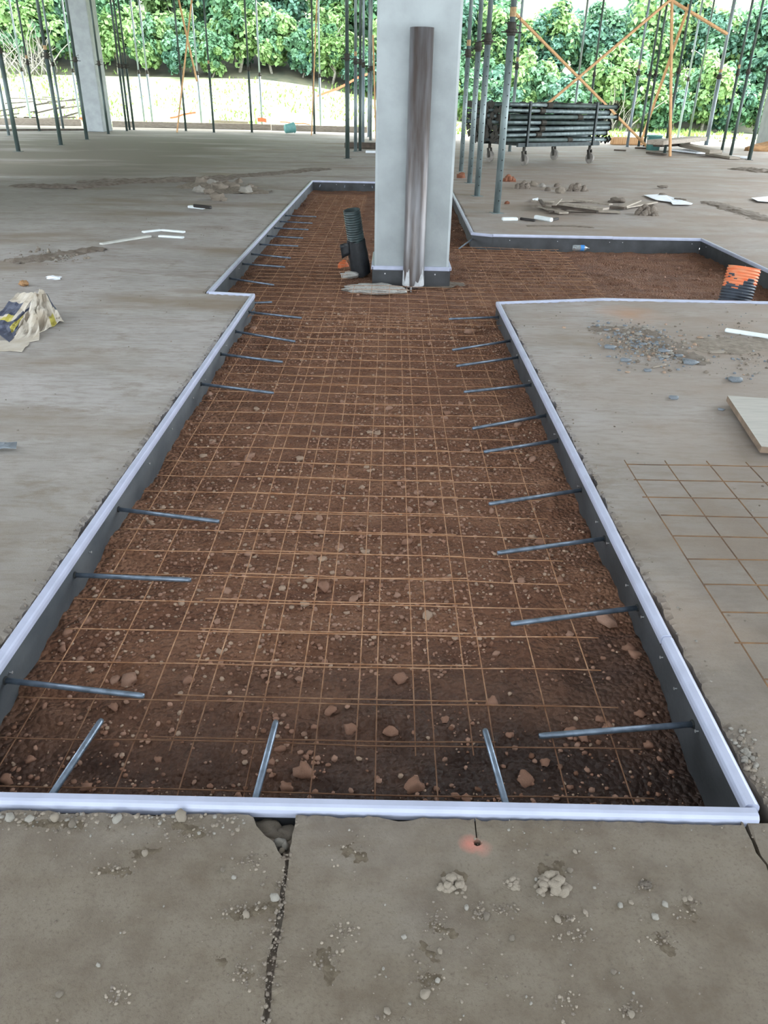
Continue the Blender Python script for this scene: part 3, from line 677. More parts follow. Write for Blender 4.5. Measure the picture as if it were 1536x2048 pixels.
fs = [(i*gz+j, (i+1)*gz+j, (i+1)*gz+j+1, i*gz+j+1) for i in range(gx-1) for j in range(gz-1)]
o = mb.add(vs_, fs).obj('loose_tape_flap', M['tape'], t, True); md = o.modifiers.new('thickness', 'SOLIDIFY'); md.thickness = .006
g = on_soil(688, 540); blob('orange_cap', (g.x-.01, g.y+.06, g.z+.02), (.06, .05, .07), M['orange_cap'], 'dull orange plastic lump behind the black conduit foot', 'cap', 2, .15, .9)
b0, b1 = Vector((2.985, 6.72, -.15)), D(1489, 535, 6.78)
t = thing('corrugated_conduit', 'short blue grey corrugated conduit sprayed orange at the top, right edge', 'conduit', b0); tilt_to(t, b1-b0); Lc = (b1-b0).length
def spl(a, z):
    k = z/Lc+.10*math.sin(a*2+1)+.07*math.sin(a*5)+.05*math.sin(z*160+a*3)
    return 1 if k > .56 and not (.74 < k < .765) else 0
corrugated('pipe', Lc, .135, None, t, .024, [M['conduit_blue'], M['orange']], spl)

# ---------------------------------------------------------------- shoring props
DECK = 5.06
DKX, DKW = .5, 19.0        # the deck over the trench, narrowed out of view to let light in; it widens beyond y = 14
def prop_meshes(key, r, mat):
    out = {}
    out['outer'] = MB().tube((0, 0, .006), (0, 0, 2.10), r, n=14).mesh('outer_tube', M[mat], True)
    out['inner'] = MB().tube((0, 0, 2.08), (0, 0, DECK-.008), r*.80, n=14).mesh('inner_tube', M[mat], True)
    mb = MB(); mb.path([(0, 0, 2.06), (0, 0, 2.075), (0, 0, 2.19), (0, 0, 2.205)], [r*1.08, r*1.2, r*1.2, r*1.05], 14); mb.tube((-r*2.9, 0, 2.10), (r*2.9, 0, 2.10), r*.2, n=6); mb.path([(0, 0, 2.095), (0, 0, 2.10), (0, 0, 2.125), (0, 0, 2.13)], [r*1.3, r*1.65, r*1.65, r*1.3], 10)
    out['collar'] = mb.mesh('collar', M['collar'], False)
    mb = MB(); mb.path([(r*1.1, 0, 2.22), (r*2.2, 0, 2.26), (r*2.3, 0, 2.17), (-r*2.0, 0, 2.20)], r*.16, 6); out['pin'] = mb.mesh('pin', M['collar'])
    out['band'] = MB().path([(0, 0, 2.26), (0, 0, 2.36)], r*.86, 14, cap=False).mesh('rust_band', M['rust'], True)
    out['base'] = MB().box((0, 0, .003), (r*3.4, r*3.4, .006)).mesh('base_plate', M[mat]); out['top'] = MB().box((0, 0, DECK-.004), (r*3.4, r*3.4, .006)).mesh('top_plate', M[mat])
    mb = MB(); 
    for k in range(15):
        for sgn in (-1,):
            z = .16+k*.125; mb.tube((0, -r*.9, z), (0, -r*1.012, z), .0085, n=8)  # dark discs standing in for the shade inside the holes
    out['holes'] = mb.mesh('pin_hole_discs', M['hole'])
    return out
PM = {k: prop_meshes(k, r, m) for k, (r, m) in {'near': (.046, 'prop'), 'dark': (.042, 'prop_dark'), 'mid': (.044, 'prop'), 'pale': (.044, 'prop_pale'), 'thick': (.052, 'prop_dark'), 'thickpale': (.07, 'prop_pale')}.items()}
def prop(kind, loc, label, group, holes=False, rz=None, band=False, lean=None):
    t = thing('shoring_prop', label, 'prop', loc, R.uniform(-.5, .5) if rz is None else rz, group); pm = PM[kind]
    s = (DECK-loc[2])/DECK
    for nm, k in (('outer_tube', 'outer'), ('inner_tube', 'inner'), ('collar', 'collar'), ('pin', 'pin'), ('base_plate', 'base'), ('top_plate', 'top')):
        link(nm, pm[k], t, (0, 0, 0), None, (1, 1, s))
    if band: link('rust_band', pm['band'], t, (0, 0, 0), None, (1, 1, s))
    if holes: link('pin_hole_discs', pm['holes'], t)
    return t
def tz(x, y):
    h = min(1, max(0, (8-x)/16)); h = 2.35*h*h*(3-2*h); s = min(1, max(0, (y-39.5)/8.7)); return -.14+h*s*s*(1.6-.6*s)+max(0, y-48.4)*.28
gr_n, gr_l, gr_m, gr_r = 'row of props right of the column', 'props at the left side of the hall', 'cluster of props left of the column', 'props at the right far edge'
nr = [(993, 426, 'nearest perforated grey prop right of the column, full of pin holes'), (954, 392, 'second nearest grey prop in the row right of the column'), (939, 366, 'third nearest grey prop in the row right of the column'), (922, 343, 'farthest grey prop of the row, half against the column edge, orange band')]
for k, (px, py, lab) in enumerate(nr): prop('near', G(px, py), lab, gr_n, True, .25, k in (0, 3))
LP = [(18, 271, 'mid', 'grey prop standing by the board at the far left frame edge'), (37, 303, 'thick', 'nearest dark prop at the left frame edge, thick tube'), (79, 262, 'dark', 'dark prop behind, next right of the nearest left edge prop'),
      (122, 290, 'thick', 'thick dark prop left of the far left column, big rusty collar'), (127, 260, 'mid', 'thin grey prop just behind the thick dark prop left of far column'), (174, 279, 'thick', 'thick dark prop directly in front of the far left column'), (217, 268, 'dark', 'slim prop against the right corner of the far left column'),
      (254, 262, 'dark', 'left one of three close dark props right of the far column'), (259.5, 260, 'dark', 'middle one of three close dark props right of the far column'), (268, 260, 'dark', 'right one of three close dark props right of the far column'), (372, 262, 'dark', 'dark prop crossed by two wooden stakes'), (428, 265, 'dark', 'single dark prop right of the crossed wooden stakes'), (504, 265, 'dark', 'single dark prop above the red strip in the open bay'), (629, 268, 'dark', 'dark prop beside a thin wooden stake, left of the cluster')]
for px, py, k, lab in LP: prop(k, G(px, py), lab, gr_l, False, None, R.random() < .4)
CP = [(695, 317, 'thick', 'nearest dark green prop of the cluster left of the column'), (711, 303, 'near', 'second prop of the cluster left of the column, rusty band'), (720, 302, 'dark', 'third prop of the cluster left of the column, touching the second'), (726, 292, 'pale', 'bright pale prop in the cluster left of the column'), (737, 274, 'pale', 'pale thin prop farthest back in the cluster'), (741, 281, 'near', 'perforated prop of the cluster nearest the column edge')]
for i, (px, py, k, lab) in enumerate(CP): prop(k, G(px, py), lab, gr_m, i == 5, None, i == 1)
RP = [(1019, 303, 'mid', 'slim prop behind the nearest perforated prop, above the cart'), (1142, 278, 'mid', 'slim grey prop behind the cart, left of two'), (1171, 284, 'dark', 'dark prop behind the cart, right of two'), (1254, 294, 'pale', 'pale prop just right of the cart'), (1277, 293, 'dark', 'left one of a close dark pair right of the cart'), (1288, 293, 'dark', 'right one of a close dark pair right of the cart'), (1329, 306, 'dark', 'dark prop beside the upright wooden post'),
      (1355, 278, 'pale', 'pale prop behind, right of the upright wooden post'), (1377, 277, 'dark', 'dark prop under the short timber brace'), (1412, 290, 'thickpale', 'wide pale prop carrying the end of short brace'), (1443, 304, 'dark', 'left one of two green props near the right column'), (1461, 311, 'dark', 'right one of two green props near the right column'), (1498, 320, 'thick', 'thick prop in front of the right edge column')]
for px, py, k, lab in RP: prop(k, G(px, py), lab, gr_r, False, None, R.random() < .3)
OP = [(62, 'leftmost pale prop standing outside on the grass edge'), (161, 'pale prop outside, left of the far left column'), (289, 'left one of two pale props outside, right of far left column'), (305, 'right one of two pale props outside, right of far left column'), (403, 'pale prop outside behind crossed wooden stakes'), (524, 'pale prop outside in the middle of open bay'), (641, 'pale prop outside just right of the thin wooden stake')]
for px, lab in OP:
    g = D(px, 244, 38.3); prop('pale', (g.x, 38.3, tz(g.x, 38.3)), lab, 'pale props outside the slab edge', False, None)

# ---------------------------------------------------------------- far columns, deck, outside ground
c = D(194, 256, 31.4)
me = MB().box((0, 0, 2.53), (.68, 1.0, 5.06)).mesh('pillar', M['column'], False, .02); o = link('pillar', me, None, (c.x, 31.6, 0)); tag(o, kind='structure')
c = G(1546, 300); o = link('pillar', me, None, (c.x+.05, c.y+.3, 0)); tag(o, kind='structure')
blob('earth_heap', (c.x-.35, c.y-.75, .0), (.8, .4, .45), M['heap'], 'orange earth heap at the foot of the right edge column', 'earth', 6, .3, .6)
mb = MB(); mb.box((-9, 26.3, DECK+.14), (24, 24.6, .28)); mb.box((10, 25, DECK+.14), (14, 22, .28)); mb.box((DKX, -2.5, DECK+.14), (DKW, 33, .28)); deck = mb.obj('ceiling', M['ceiling']); tag(deck, kind='structure')
# the hall is open behind the camera (daylight comes in low from there and from the right), unseen side walls are added, their gaps placed to shape the light
for nm, c_, sz_ in (('unseen_wall_left', (DKX-DKW/2+.1, -8.0, 2.53), (.2, 22, 5.06)), ('unseen_wall_left', (DKX-DKW/2+.1, 10.5, 2.53), (.2, 7, 5.06)), ('unseen_wall_right', (DKX+DKW/2-.1, -5.5, 2.53), (.2, 19, 5.06))):
    w_ = MB().box(c_, sz_).obj(nm, M['column']); tag(w_, kind='structure')
mb = MB(); nx, ny = 90, 60; xs = np.linspace(-70, 70, nx); ys = np.concatenate([np.linspace(-60, 22, 10), np.linspace(25, 52, 38), np.linspace(54, 110, 12)])
vs_ = [(x, y, (tz(x, y) if y > 23 else -.14)+.10*(n1(x*.7, y*.7, 5)-.45)*(1 if y > 38 else 0)) for y in ys for x in xs]
# the outside ground keeps clear of the building footprint
fs = []
for j in range(ny-1):
    for i in range(nx-1):
        xa, xb, ya, yb = xs[i], xs[i+1], ys[j], ys[j+1]
        if xb > -39 and xa < 29 and ya < 30: continue
        fs.append((j*nx+i, j*nx+i+1, (j+1)*nx+i+1, (j+1)*nx+i))
mb.add(vs_, fs); mb.m = [1 if vs_[f[0]][1] > (47.6 if vs_[f[0]][0] < 1 else 46.2) else 0 for f in fs]
lawn = mb.obj('ground', [M['lawn'], M['litter']], None, True); tag(lawn, kind='structure')
# grass
mb = MB()
for k in range(7000):
    y = R.uniform(38.5, 49); x = R.uniform(-24, 18)
    if n1(x*.4, y*.5, 90) < .40: continue
    z = tz(x, y)-.02; h = R.uniform(.08, .28); a = R.uniform(0, 6.28); w = .03; dx, dy = math.cos(a)*w, math.sin(a)*w; lx, ly = R.uniform(-.1, .1), R.uniform(-.1, .1)
    mb.add([(x-dx, y-dy, z), (x+dx, y+dy, z), (x+lx, y+ly, z+h), (x+dx*2, y-dy*2, z), (x-dx*2+lx, y+ly-.03, z+h*.8), (x-dx, y+dy*2, z)], [(0, 1, 2), (3, 4, 5)])
o = mb.obj('grass', M['blade']); tag(o, 'tufts of grass on the bright lawn outside', 'grass', None, 'stuff')
# timber edge beams
def beam(p, q, w, h, label, mat='timber_grey'):
    p, q = Vector(p), Vector(q); o = Vector(p); mb = MB(); mb.bar((0, 0, h/2), q-p+Vector((0, 0, h/2)), w, h); ob = mb.obj('edge_beam', M[mat], None, False, .01, o)
    return tag(ob, label, 'beam', 'timber beams along the far slab edge')
beam((-17.2, 35.3, 0), (-13.0, 35.9, 0), .12, .25, 'grey timber edge beam left of the far left column')
beam((-11.6, 35.6, 0), (-5.0, 35.5, 0), .12, .22, 'long grey timber edge beam right of far left column')
beam((-4.95, 35.3, 0), (-1.0, 34.9, 0), .12, .22, 'grey timber edge beam behind the teal bucket')
beam((-15.2, 29.9, 0), (-11.3, 32.3, 0), .3, .05, 'dark plank lying on the floor at far left edge', 'timber_dark')

# ---------------------------------------------------------------- timber braces and stakes
def brace(a, b, w, t_, label, mat='timber'):
    p, q = Vector(a), Vector(b); mb = MB(); mb.bar((0, 0, 0), q-p, w, t_, up=(0, 1, 0)); ob = mb.obj('timber_brace', M[mat], None, False, .006, p); return tag(ob, label, 'brace')
brace(D(1030, 27, 23.8), G(1298, 297), .06, .13, 'long orange timber brace falling right behind the cart')
brace(D(1085, 216, 23.6), D(1345, -4, 23.6), .06, .13, 'long orange timber brace rising right, crossing behind the cart')
brace(D(1338, -2, 25.8), D(1454, 68, 25.8), .06, .16, 'short timber brace sloping down to the wide pale prop')
brace(D(1344, -8, 24.6), G(1340, 313), .06, .09, 'upright wooden post among the right far props')
brace(G(1281, 285), D(1378, 10, 27.6), .06, .10, 'thin leaning timber between dark pair and the post')
brace(D(1014, 262, 23.5), D(1050, 90, 23.5) if False else D(1012, 150, 23.5), .04, .05, 'thin stick standing behind the cart at its left end')
brace(D(356, -6, 33.6), D(394, 163, 33.6), .05, .11, 'leaning wooden stake crossing to the right over dark prop')
brace(D(384, -6, 33.0), G(354, 265), .05, .06, 'leaning wooden stake crossing to the left over dark prop')
brace(D(634, -6, 32.2), G(623, 271), .04, .06, 'thin wooden stake leaning beside the single dark prop')
brace(D(746, 70, 28.2), G(752, 282), .05, .07, 'pointed wooden stake between cluster and column')

# ---------------------------------------------------------------- cart stacked with props
ct = thing('prop_cart', 'wheeled steel cart carrying the stack of shoring props', 'cart', (3.58, 20.55, 0), math.radians(33))
mb = MB()
for y in (-.66, .66): mb.bar((-1.3, y, .44), (1.3, y, .44), .06, .08)
for x in (-1.05, 0, 1.05): mb.bar((x, -.66, .44), (x, .66, .44), .06, .07)
mb.obj('frame', M['steel_dark'], ct)
for x in (-1.05, 1.05):
    for y in (-.70, .70):
        MB().bar((x, y, .40), (x, y, 1.32), .05, .05, up=(0, 1, 0)).obj('upright', M['steel_dark'], ct)
for x in (-1.05, 1.05):
    for y in (-.62, .62):
        f = MB(); f.tube((x, y, .40), (x, y, .30), .035, n=8); f.bar((x-.045, y, .31), (x-.045, y-.05, .10), .012, .07); f.bar((x+.045, y, .31), (x+.045, y-.05, .10), .012, .07); fo = f.obj('caster_fork', M['collar'], ct)
        MB().path([(x-.032, y-.05, .124), (x-.025, y-.05, .124), (x+.025, y-.05, .124), (x+.032, y-.05, .124)], [.09, .122, .122, .09], 20).obj('wheel', M['rubber'], fo)
cm = ct.matrix_basis if False else Matrix.Translation((3.58, 20.55, 0)) @ Matrix.Rotation(math.radians(33), 4, 'Z')
BT = {'outer_tube': MB().tube((-1.7, 0, 0), (.5, 0, 0), .045, n=10).mesh('outer_tube', M['prop'], True), 'inner_tube': MB().tube((.5, 0, 0), (1.72, 0, 0), .036, n=10).mesh('inner_tube', M['prop'], True),
      'outer_tube_dark': MB().tube((-1.7, 0, 0), (.5, 0, 0), .045, n=10).mesh('outer_tube', M['prop_dark'], True),
      'collar': MB().path([(.40, 0, 0), (.42, 0, 0), (.54, 0, 0), (.56, 0, 0)], [.05, .062, .062, .05], 10).mesh('collar', M['collar']), 'base_plate': MB().box((-1.703, 0, 0), (.01, .13, .13)).mesh('base_plate', M['collar']), 'top_plate': MB().box((1.723, 0, 0), (.01, .13, .13)).mesh('top_plate', M['collar'])}
for lay in range(7):
    for c in range(10):
        y = -.59+c*.131+(.03 if lay % 2 else -.01); z = .53+lay*.118
        flip = R.random() < .5
        loc = cm @ Vector((R.uniform(-.16, .16), y, z)); 
        where = 'top layer' if lay == 6 else ('front face' if c == 0 else 'middle')
        lab = {'top layer': 'grey prop in the top layer of the cart stack, %s from its front' % ORD[c], 'front face': 'grey prop on the front side of the cart stack, %s from the top' % ORD[6-lay], 'middle': 'inner prop of the cart stack, %s layer from the top, %s from its front' % (ORD[6-lay], ORD[c])}[where]
        t = thing('stacked_prop', lab, 'prop', loc, math.radians(33)+(PI if flip else 0)+R.uniform(-.012, .012), 'props stacked on the cart, '+where)
        t.rotation_euler[1] = R.uniform(-.012, .012); t.rotation_euler[0] = R.uniform(0, 1.5)
        for nm in ('outer_tube', 'inner_tube', 'collar', 'base_plate', 'top_plate'):
            link(nm, BT['outer_tube_dark' if nm == 'outer_tube' and R.random() < .45 else nm], t)

# ---------------------------------------------------------------- trees and bushes
def crown(name, seed, rx, ry, rz, nl, nleaf, leaf, mats, low=.0):
    r = np.random.RandomState(seed)
    c = r.normal(size=(nl, 3)); c /= np.linalg.norm(c, axis=1)[:, None]; c *= (r.rand(nl, 1)**.4)*.78
    lr = r.uniform(.12, .34, nl)
    li = r.randint(0, nl, nleaf); d = r.normal(size=(nleaf, 3)); d /= np.linalg.norm(d, axis=1)[:, None]; d[:, 2] = np.abs(d[:, 2])*np.where(r.rand(nleaf) < .75, 1, -1)
    p = (c[li]+d*lr[li][:, None]*(.55+.6*r.rand(nleaf, 1)))*np.array([rx, ry, rz]); p[:, 2] += rz
    p[:, 2] = np.maximum(p[:, 2], .02+.2*r.rand(nleaf))
    nrm = d+r.normal(scale=.45, size=(nleaf, 3))+np.array([0, -.2, .5]); nrm /= np.linalg.norm(nrm, axis=1)[:, None]
    t = np.cross(nrm, r.normal(size=(nleaf, 3))); t /= np.linalg.norm(t, axis=1)[:, None]; b = np.cross(nrm, t)
    s = leaf*(.55+.8*r.rand(nleaf, 1))
    V_ = np.stack([p-t*s*.5, p+b*s*.36+nrm*s*.1, p+t*s*.55-nrm*s*.14, p-b*s*.36+nrm*s*.1], 1).reshape(-1, 3)
    i = np.arange(nleaf)*4; F_ = np.stack([np.stack([i, i+1, i+2], 1), np.stack([i, i+2, i+3], 1)], 1).reshape(-1, 3)
    me = bpy.data.meshes.new(name); me.vertices.add(len(V_)); me.vertices.foreach_set('co', V_.ravel()); me.loops.add(len(F_)*3); me.loops.foreach_set('vertex_index', F_.ravel().astype(np.int32))
    me.polygons.add(len(F_)); me.polygons.foreach_set('loop_start', np.arange(len(F_), dtype=np.int32)*3); me.polygons.foreach_set('loop_total', np.full(len(F_), 3, np.int32))
    lm = r.randint(0, len(mats), nl)
    for m in mats: me.materials.append(m)
    me.polygons.foreach_set('material_index', np.repeat(lm[li], 2).astype(np.int32)); me.update(calc_edges=True); me.validate(); return me
L_ = M['leaf_lime'], M['leaf_mid'], M['leaf_deep']
CR = {'shrub': [crown('foliage', 1+i, 1.5, 1.2, 1.25, 40, 4200, .24, [L_[1], L_[0]] if i % 2 else [L_[1], L_[2]]) for i in range(4)],
      'lime': [crown('foliage', 11+i, 1.7, 1.4, 1.9, 46, 5200, .25, [L_[0], L_[0], L_[1]]) for i in range(2)],
      'tree': [crown('foliage', 21+i, 2.4, 2.0, 2.9, 70, 9500, .30, [[L_[1], L_[2]], [L_[0], L_[1]], [L_[2], L_[1], L_[0]]][i]) for i in range(3)],
      'tall': [crown('foliage', 31+i, 3.2, 2.4, 4.0, 80, 10500, .38, [[L_[1], L_[2], L_[1]], [L_[0], L_[1]], [L_[2], L_[1]]][i]) for i in range(3)]}
def trunk_mesh(seed, h, r):
    q = random.Random(seed); mb = MB(); pts = [Vector((0, 0, -.1))]
    for k in range(5): pts.append(pts[-1]+Vector((q.uniform(-.2, .2), q.uniform(-.2, .2), h/5)))
    mb.path(pts, [r, r*.9, r*.75, r*.6, r*.45, r*.3], 8)
    for k in range(5):
        b = pts[1+k % 4]; e = b+Vector((q.uniform(-1, 1), q.uniform(-1, 1), q.uniform(.6, 1.4)))*h*.25; mb.path([b, (b+e)/2+Vector((0, 0, .15)), e], [r*.45, r*.3, r*.12], 6)
    return mb.mesh('trunk', M['bark'], True)
TK = [trunk_mesh(i, h, r) for i, (h, r) in enumerate(((1.6, .05), (3.5, .09), (5.5, .14)))]
def tree(kind, var, px, y, sc, label, group, zs=1.0):
    g = D(px, 170, y); x = g.x; z = tz(x, y)
    t = thing({'shrub': 'shrub', 'lime': 'bush', 'tree': 'tree', 'tall': 'tree'}[kind], label, {'shrub': 'shrub', 'lime': 'bush', 'tree': 'tree', 'tall': 'tree'}[kind], (x, y, z), R.uniform(0, 6.28), group)
    link('foliage', CR[kind][var % len(CR[kind])], t, (0, 0, 0 if kind in ('shrub', 'lime') else .3), None, (sc, sc, sc*zs))
    link('trunk', TK[{'shrub': 0, 'lime': 1, 'tree': 1, 'tall': 2}[kind]], t, (0, 0, 0), None, (sc, sc, sc))
spots = [95, 165, 240, 300, 365, 425, 480, 545, 605, 665, 725, 790, 870, 940, 1000, 1060, 1120, 1180, 1240, 1300, 1360, 1420, 1475, 1535, 1600, -30, -90]
for k, px in enumerate(sorted(spots)):
    left = px < 800; y = (48.4 if left else 47.0)+R.uniform(-.7, .7)
    kind = ['shrub', 'shrub', 'lime'][k % 3] if px not in (545, 95, 240, 1420) else 'lime'
    if px < 60: continue
    cnt = sum(1 for q in spots if 60 <= q < px); tree(kind, k, px, y, R.uniform(.85, 1.15), '%s in the front row of the wood, %s' % ({'shrub': 'low leafy green shrub', 'lime': 'yellow green leafy bush'}[kind], (ORD[cnt]+' from the left') if cnt < 13 else (ORD[24-cnt]+' from the right')), 'front row of shrubs at the wood edge')
for k, px in enumerate(range(-60, 1640, 105)):
    if 1180 < px < 1260 and False: continue
    y = 52.0+R.uniform(-1, 1); tree('tree', k, px+R.uniform(-20, 20), y, R.uniform(.85, 1.1), 'bushy green tree in the second row of the wood, %s from the left' % ORD[k], 'second row of trees')
for k, px in enumerate(range(-80, 1700, 170)):
    y = 57.0+R.uniform(-1.2, 1.2)
    if k in (0, 7, 9): continue
    tree('tall', k, px+R.uniform(-30, 30), y, R.uniform(.85, 1.05), 'tall dark tree at the back of the wood, %s from the left' % ORD[k], 'back row of trees')
for k, px in enumerate(range(20, 1600, 88)):
    y = 50.0+R.uniform(-.5, .5); tree('shrub', k+1, px+R.uniform(-20, 20), y, R.uniform(1.0, 1.25), 'undergrowth shrub between front shrubs and trees, %s' % (ORD[k]+' from the left' if k < 9 else ORD[17-k]+' from the right'), 'undergrowth behind the front shrubs')
# leafless brush at the far left
def brush(px, py, y, label, seed, n, h):
    q = random.Random(seed); g = D(px, py, y); mb = MB()
    for k in range(n):
        p = Vector((q.uniform(-.9, .9), q.uniform(-.4, .4), 0)); pts = [p]; d = Vector((q.uniform(-.6, .6), q.uniform(-.3, .3), 1)).normalized()
        for s in range(6): d = (d+Vector((q.uniform(-.45, .45), q.uniform(-.3, .3), q.uniform(-.15, .15)))).normalized(); pts.append(pts[-1]+d*h/6*q.uniform(.7, 1.2))
        r = q.uniform(.018, .05); mb.path(pts, [r*(1-.13*i) for i in range(7)], 6)
    ob = mb.obj('bare_brush', M['bark'], None, True, 0, (g.x, y, tz(g.x, y)-.05)); tag(ob, label, 'brush')
brush(25, 130, 47.2, 'tangle of grey leafless branches at the far left frame edge', 3, 26, 2.6)
brush(75, 130, 47.6, 'grey leafless brush between two left dark props', 9, 24, 2.9)
brush(1240, 130, 46.6, 'pale vine tangle among the shrubs right of the cart', 14, 16, 3.2)

# ---------------------------------------------------------------- scrap outside and at the slab edges
def plank(p, q, w, t_, label, mat, group, name='scrap_plank', cat='plank'):
    p, q = Vector(p), Vector(q); mb = MB(); mb.bar((0, 0, 0), q-p, w, t_); return tag(mb.obj(name, M[mat], None, False, min(w, t_)*.12, p), label, cat, group)
PL = [((-2, 222), (98, 205), 41, .18, .06), ((10, 207), (70, 203), 42, .14, .05), ((60, 212), (165, 196), 42.5, .14, .05), ((0, 232), (75, 222), 40.5, .2, .05), ((70, 226), (128, 212), 41, .45, .06), ((95, 203), (160, 200), 43, .1, .05), ((110, 218), (160, 212), 41.5, .14, .05), ((20, 196), (95, 199), 43.5, .08, .04), ((85, 194), (130, 197), 44, .08, .04)]
for k, (a, b, y, w, t_) in enumerate(PL):
    p, q = D(*a, y), D(*b, y+.8); plank(p, q, w, t_, 'scrap plank in the jumbled heap outside at far left, %s laid' % ORD[k], 'scrap', 'scrap heap outside at far left')
for k, (a, b, w) in enumerate((((5, 238), (85, 236), .25), ((50, 230), (150, 224), .3), ((90, 233), (160, 232), .2), ((25, 226), (70, 214), .3))):
    p, q = D(*a, 40+k*.3), D(*b, 40.6+k*.3); p.z = tz(p.x, p.y)+.05+.1*(k % 2); q.z = tz(q.x, q.y)+.06+.16*(k % 3); plank(p, q, w, .07, 'weathered plank low in the heap outside at far left, %s from its left' % ORD[k], 'scrap', 'scrap heap outside at far left')
plank(D(40, 234, 39.6), D(62, 210, 40.6), .3, .05, 'white plank leaning in the jumbled heap at far left', 'paper', 'scrap heap outside at far left')
RPk = [((1310, 285), (1398, 277), .5, .12, 0, 'timber_grey', 'thick plank on top of the right edge timber heap'), ((1315, 290), (1372, 287), .3, .10, 0, 'timber_dark', 'dark plank under the top plank of right heap'), ((1368, 290), (1432, 304), .35, .10, 0, 'timber_grey', 'brown plank sloping off the right edge timber heap'), ((1420, 308), (1470, 316), .3, .06, 0, 'timber_grey', 'flat plank at the front of right edge timber heap'), ((1295, 305), (1330, 309), .12, .05, 0, 'timber_dark', 'short dark batten left of the right heap'), ((1440, 282), (1472, 280), .1, .06, 0, 'timber_grey', 'thin batten behind the right edge timber heap'), ((1460, 313), (1500, 315), .2, .05, 0, 'paper', 'pale board at the foot of thick right prop'), ((1270, 296), (1310, 297), .08, .05, 0, 'timber_dark', 'dark batten on the floor by the teal tub'), ((1228, 300), (1252, 301), .08, .04, 0, 'timber_dark', 'little dark batten right of the cart'), ((1360, 300), (1410, 306), .6, .05, 0, 'paper', 'white sheet lying on the right edge timber heap')]
for k, (a, b, w, t_, z, m, lab) in enumerate(RPk):
    h = {0: .34, 1: .18, 2: .16}.get(k, .04); pa = G(*a, h); pb = G(*b, h); plank(pa, pb, w, t_, lab, m, 'timber heap at the right far edge')
g = G(1222, 289); plank((g.x, g.y, .12), (g.x+1.1, g.y+.1, .12), .3, .24, 'orange brown timber block behind the cart at right', 'timber', 'timber heap at the right far edge', 'timber_block', 'block')
g = G(741, 297); plank((g.x-.75, g.y, .08), (g.x+.6, g.y, .08), .3, .15, 'dark olive timber block at the foot of cluster', 'timber_dark', 'timber by the cluster', 'timber_block', 'block')
g = G(748, 305); plank((g.x-.22, g.y-.2, .03), (g.x+.4, g.y-.2, .03), .25, .05, 'white offcut slab in front of the dark olive block', 'paper', 'timber by the cluster', 'offcut', 'offcut')
# teal tubs
def tub(c, r, h, label, rot, lie=False):
    t = thing('tub', label, 'bucket', c); mb = MB(); n = 18; prof = [(r*.82, 0), (r, h), (r*1.06, h), (r*1.06, h*.93), (r*.94, h*.96), (r*.78, .02)]
    vs_ = [(a*math.cos(2*PI*k/n), a*math.sin(2*PI*k/n), z) for a, z in prof for k in range(n)]
    fs = [(e*n+k, e*n+(k+1) % n, (e+1)*n+(k+1) % n, (e+1)*n+k) for e in range(5) for k in range(n)]+[tuple(range(n))[::-1], tuple(5*n+k for k in range(n))]
    mb.add(vs_, fs).obj('body', M['teal'], t, True)
    hp = [Vector((r*1.05*math.cos(a), r*1.05*math.sin(a)*.3-r*.5, h*.9-.08*math.sin(a))) for a in np.linspace(0, PI, 9)]; MB().path(hp, .008, 6).obj('handle', M['white'], t)
    t.rotation_euler = rot; return t
g = G(1305, 300); tub((g.x, g.y, 0), .24, .42, 'teal plastic tub standing at the foot of the long brace', (0, 0, 0))
g = G(571, 269); tub((g.x, g.y, .19), .18, .36, 'teal bucket lying on its side on the bright slab edge', (0, math.radians(82), .5))
# red and orange strips on the grass edge
def strip(pts, w, label, mat='net'):
    pts = [Vector(p) for p in pts]; mb = MB(); vs_ = []; fs = []
    for i, p in enumerate(pts):
        for s in (-.5, .5):
            for e in (-.006, .006): vs_.append(p-pts[0]+Vector((0, e, w*s+.02*math.sin(i*2))))
    for i in range(len(pts)-1):
        o = i*4; fs += [(o, o+2, o+6, o+4), (o+1, o+5, o+7, o+3), (o+2, o+3, o+7, o+6), (o, o+4, o+5, o+1)]
    fs += [(0, 1, 3, 2), (len(vs_)-4, len(vs_)-2, len(vs_)-1, len(vs_)-3)]
    return tag(mb.add(vs_, fs).obj('barrier_strip', M[mat], None, False, 0, pts[0]), label, 'barrier strip')
strip([D(635+20*i, 192-8.5*i+2*math.sin(i), 41.5+.3*i) for i in range(6)], .10, 'orange red barrier tape rising behind the single dark prop')
strip([D(340+13*i, 236-3*i+2*math.sin(i*2), 40.4) for i in range(5)], .08, 'thin red tape on the grass by crossed stakes')
strip([D(515+9*i, 239.5+.6*i, 37.4) for i in range(3)], .16, 'short red strip on the far slab edge')
strip([D(560+12*i, 244+1.0*i, 37.2) for i in range(6)], .04, 'thin red cord on the far slab edge')
plank(D(429, 243, 37.0), D(497, 246, 37.0), .12, .12, 'red tipped timber on the far slab edge', 'timber_grey', None)
strip([D(158, 239, 38), D(163, 238, 38), D(168, 238, 38)], .12, 'small red rag left of the far left column foot')

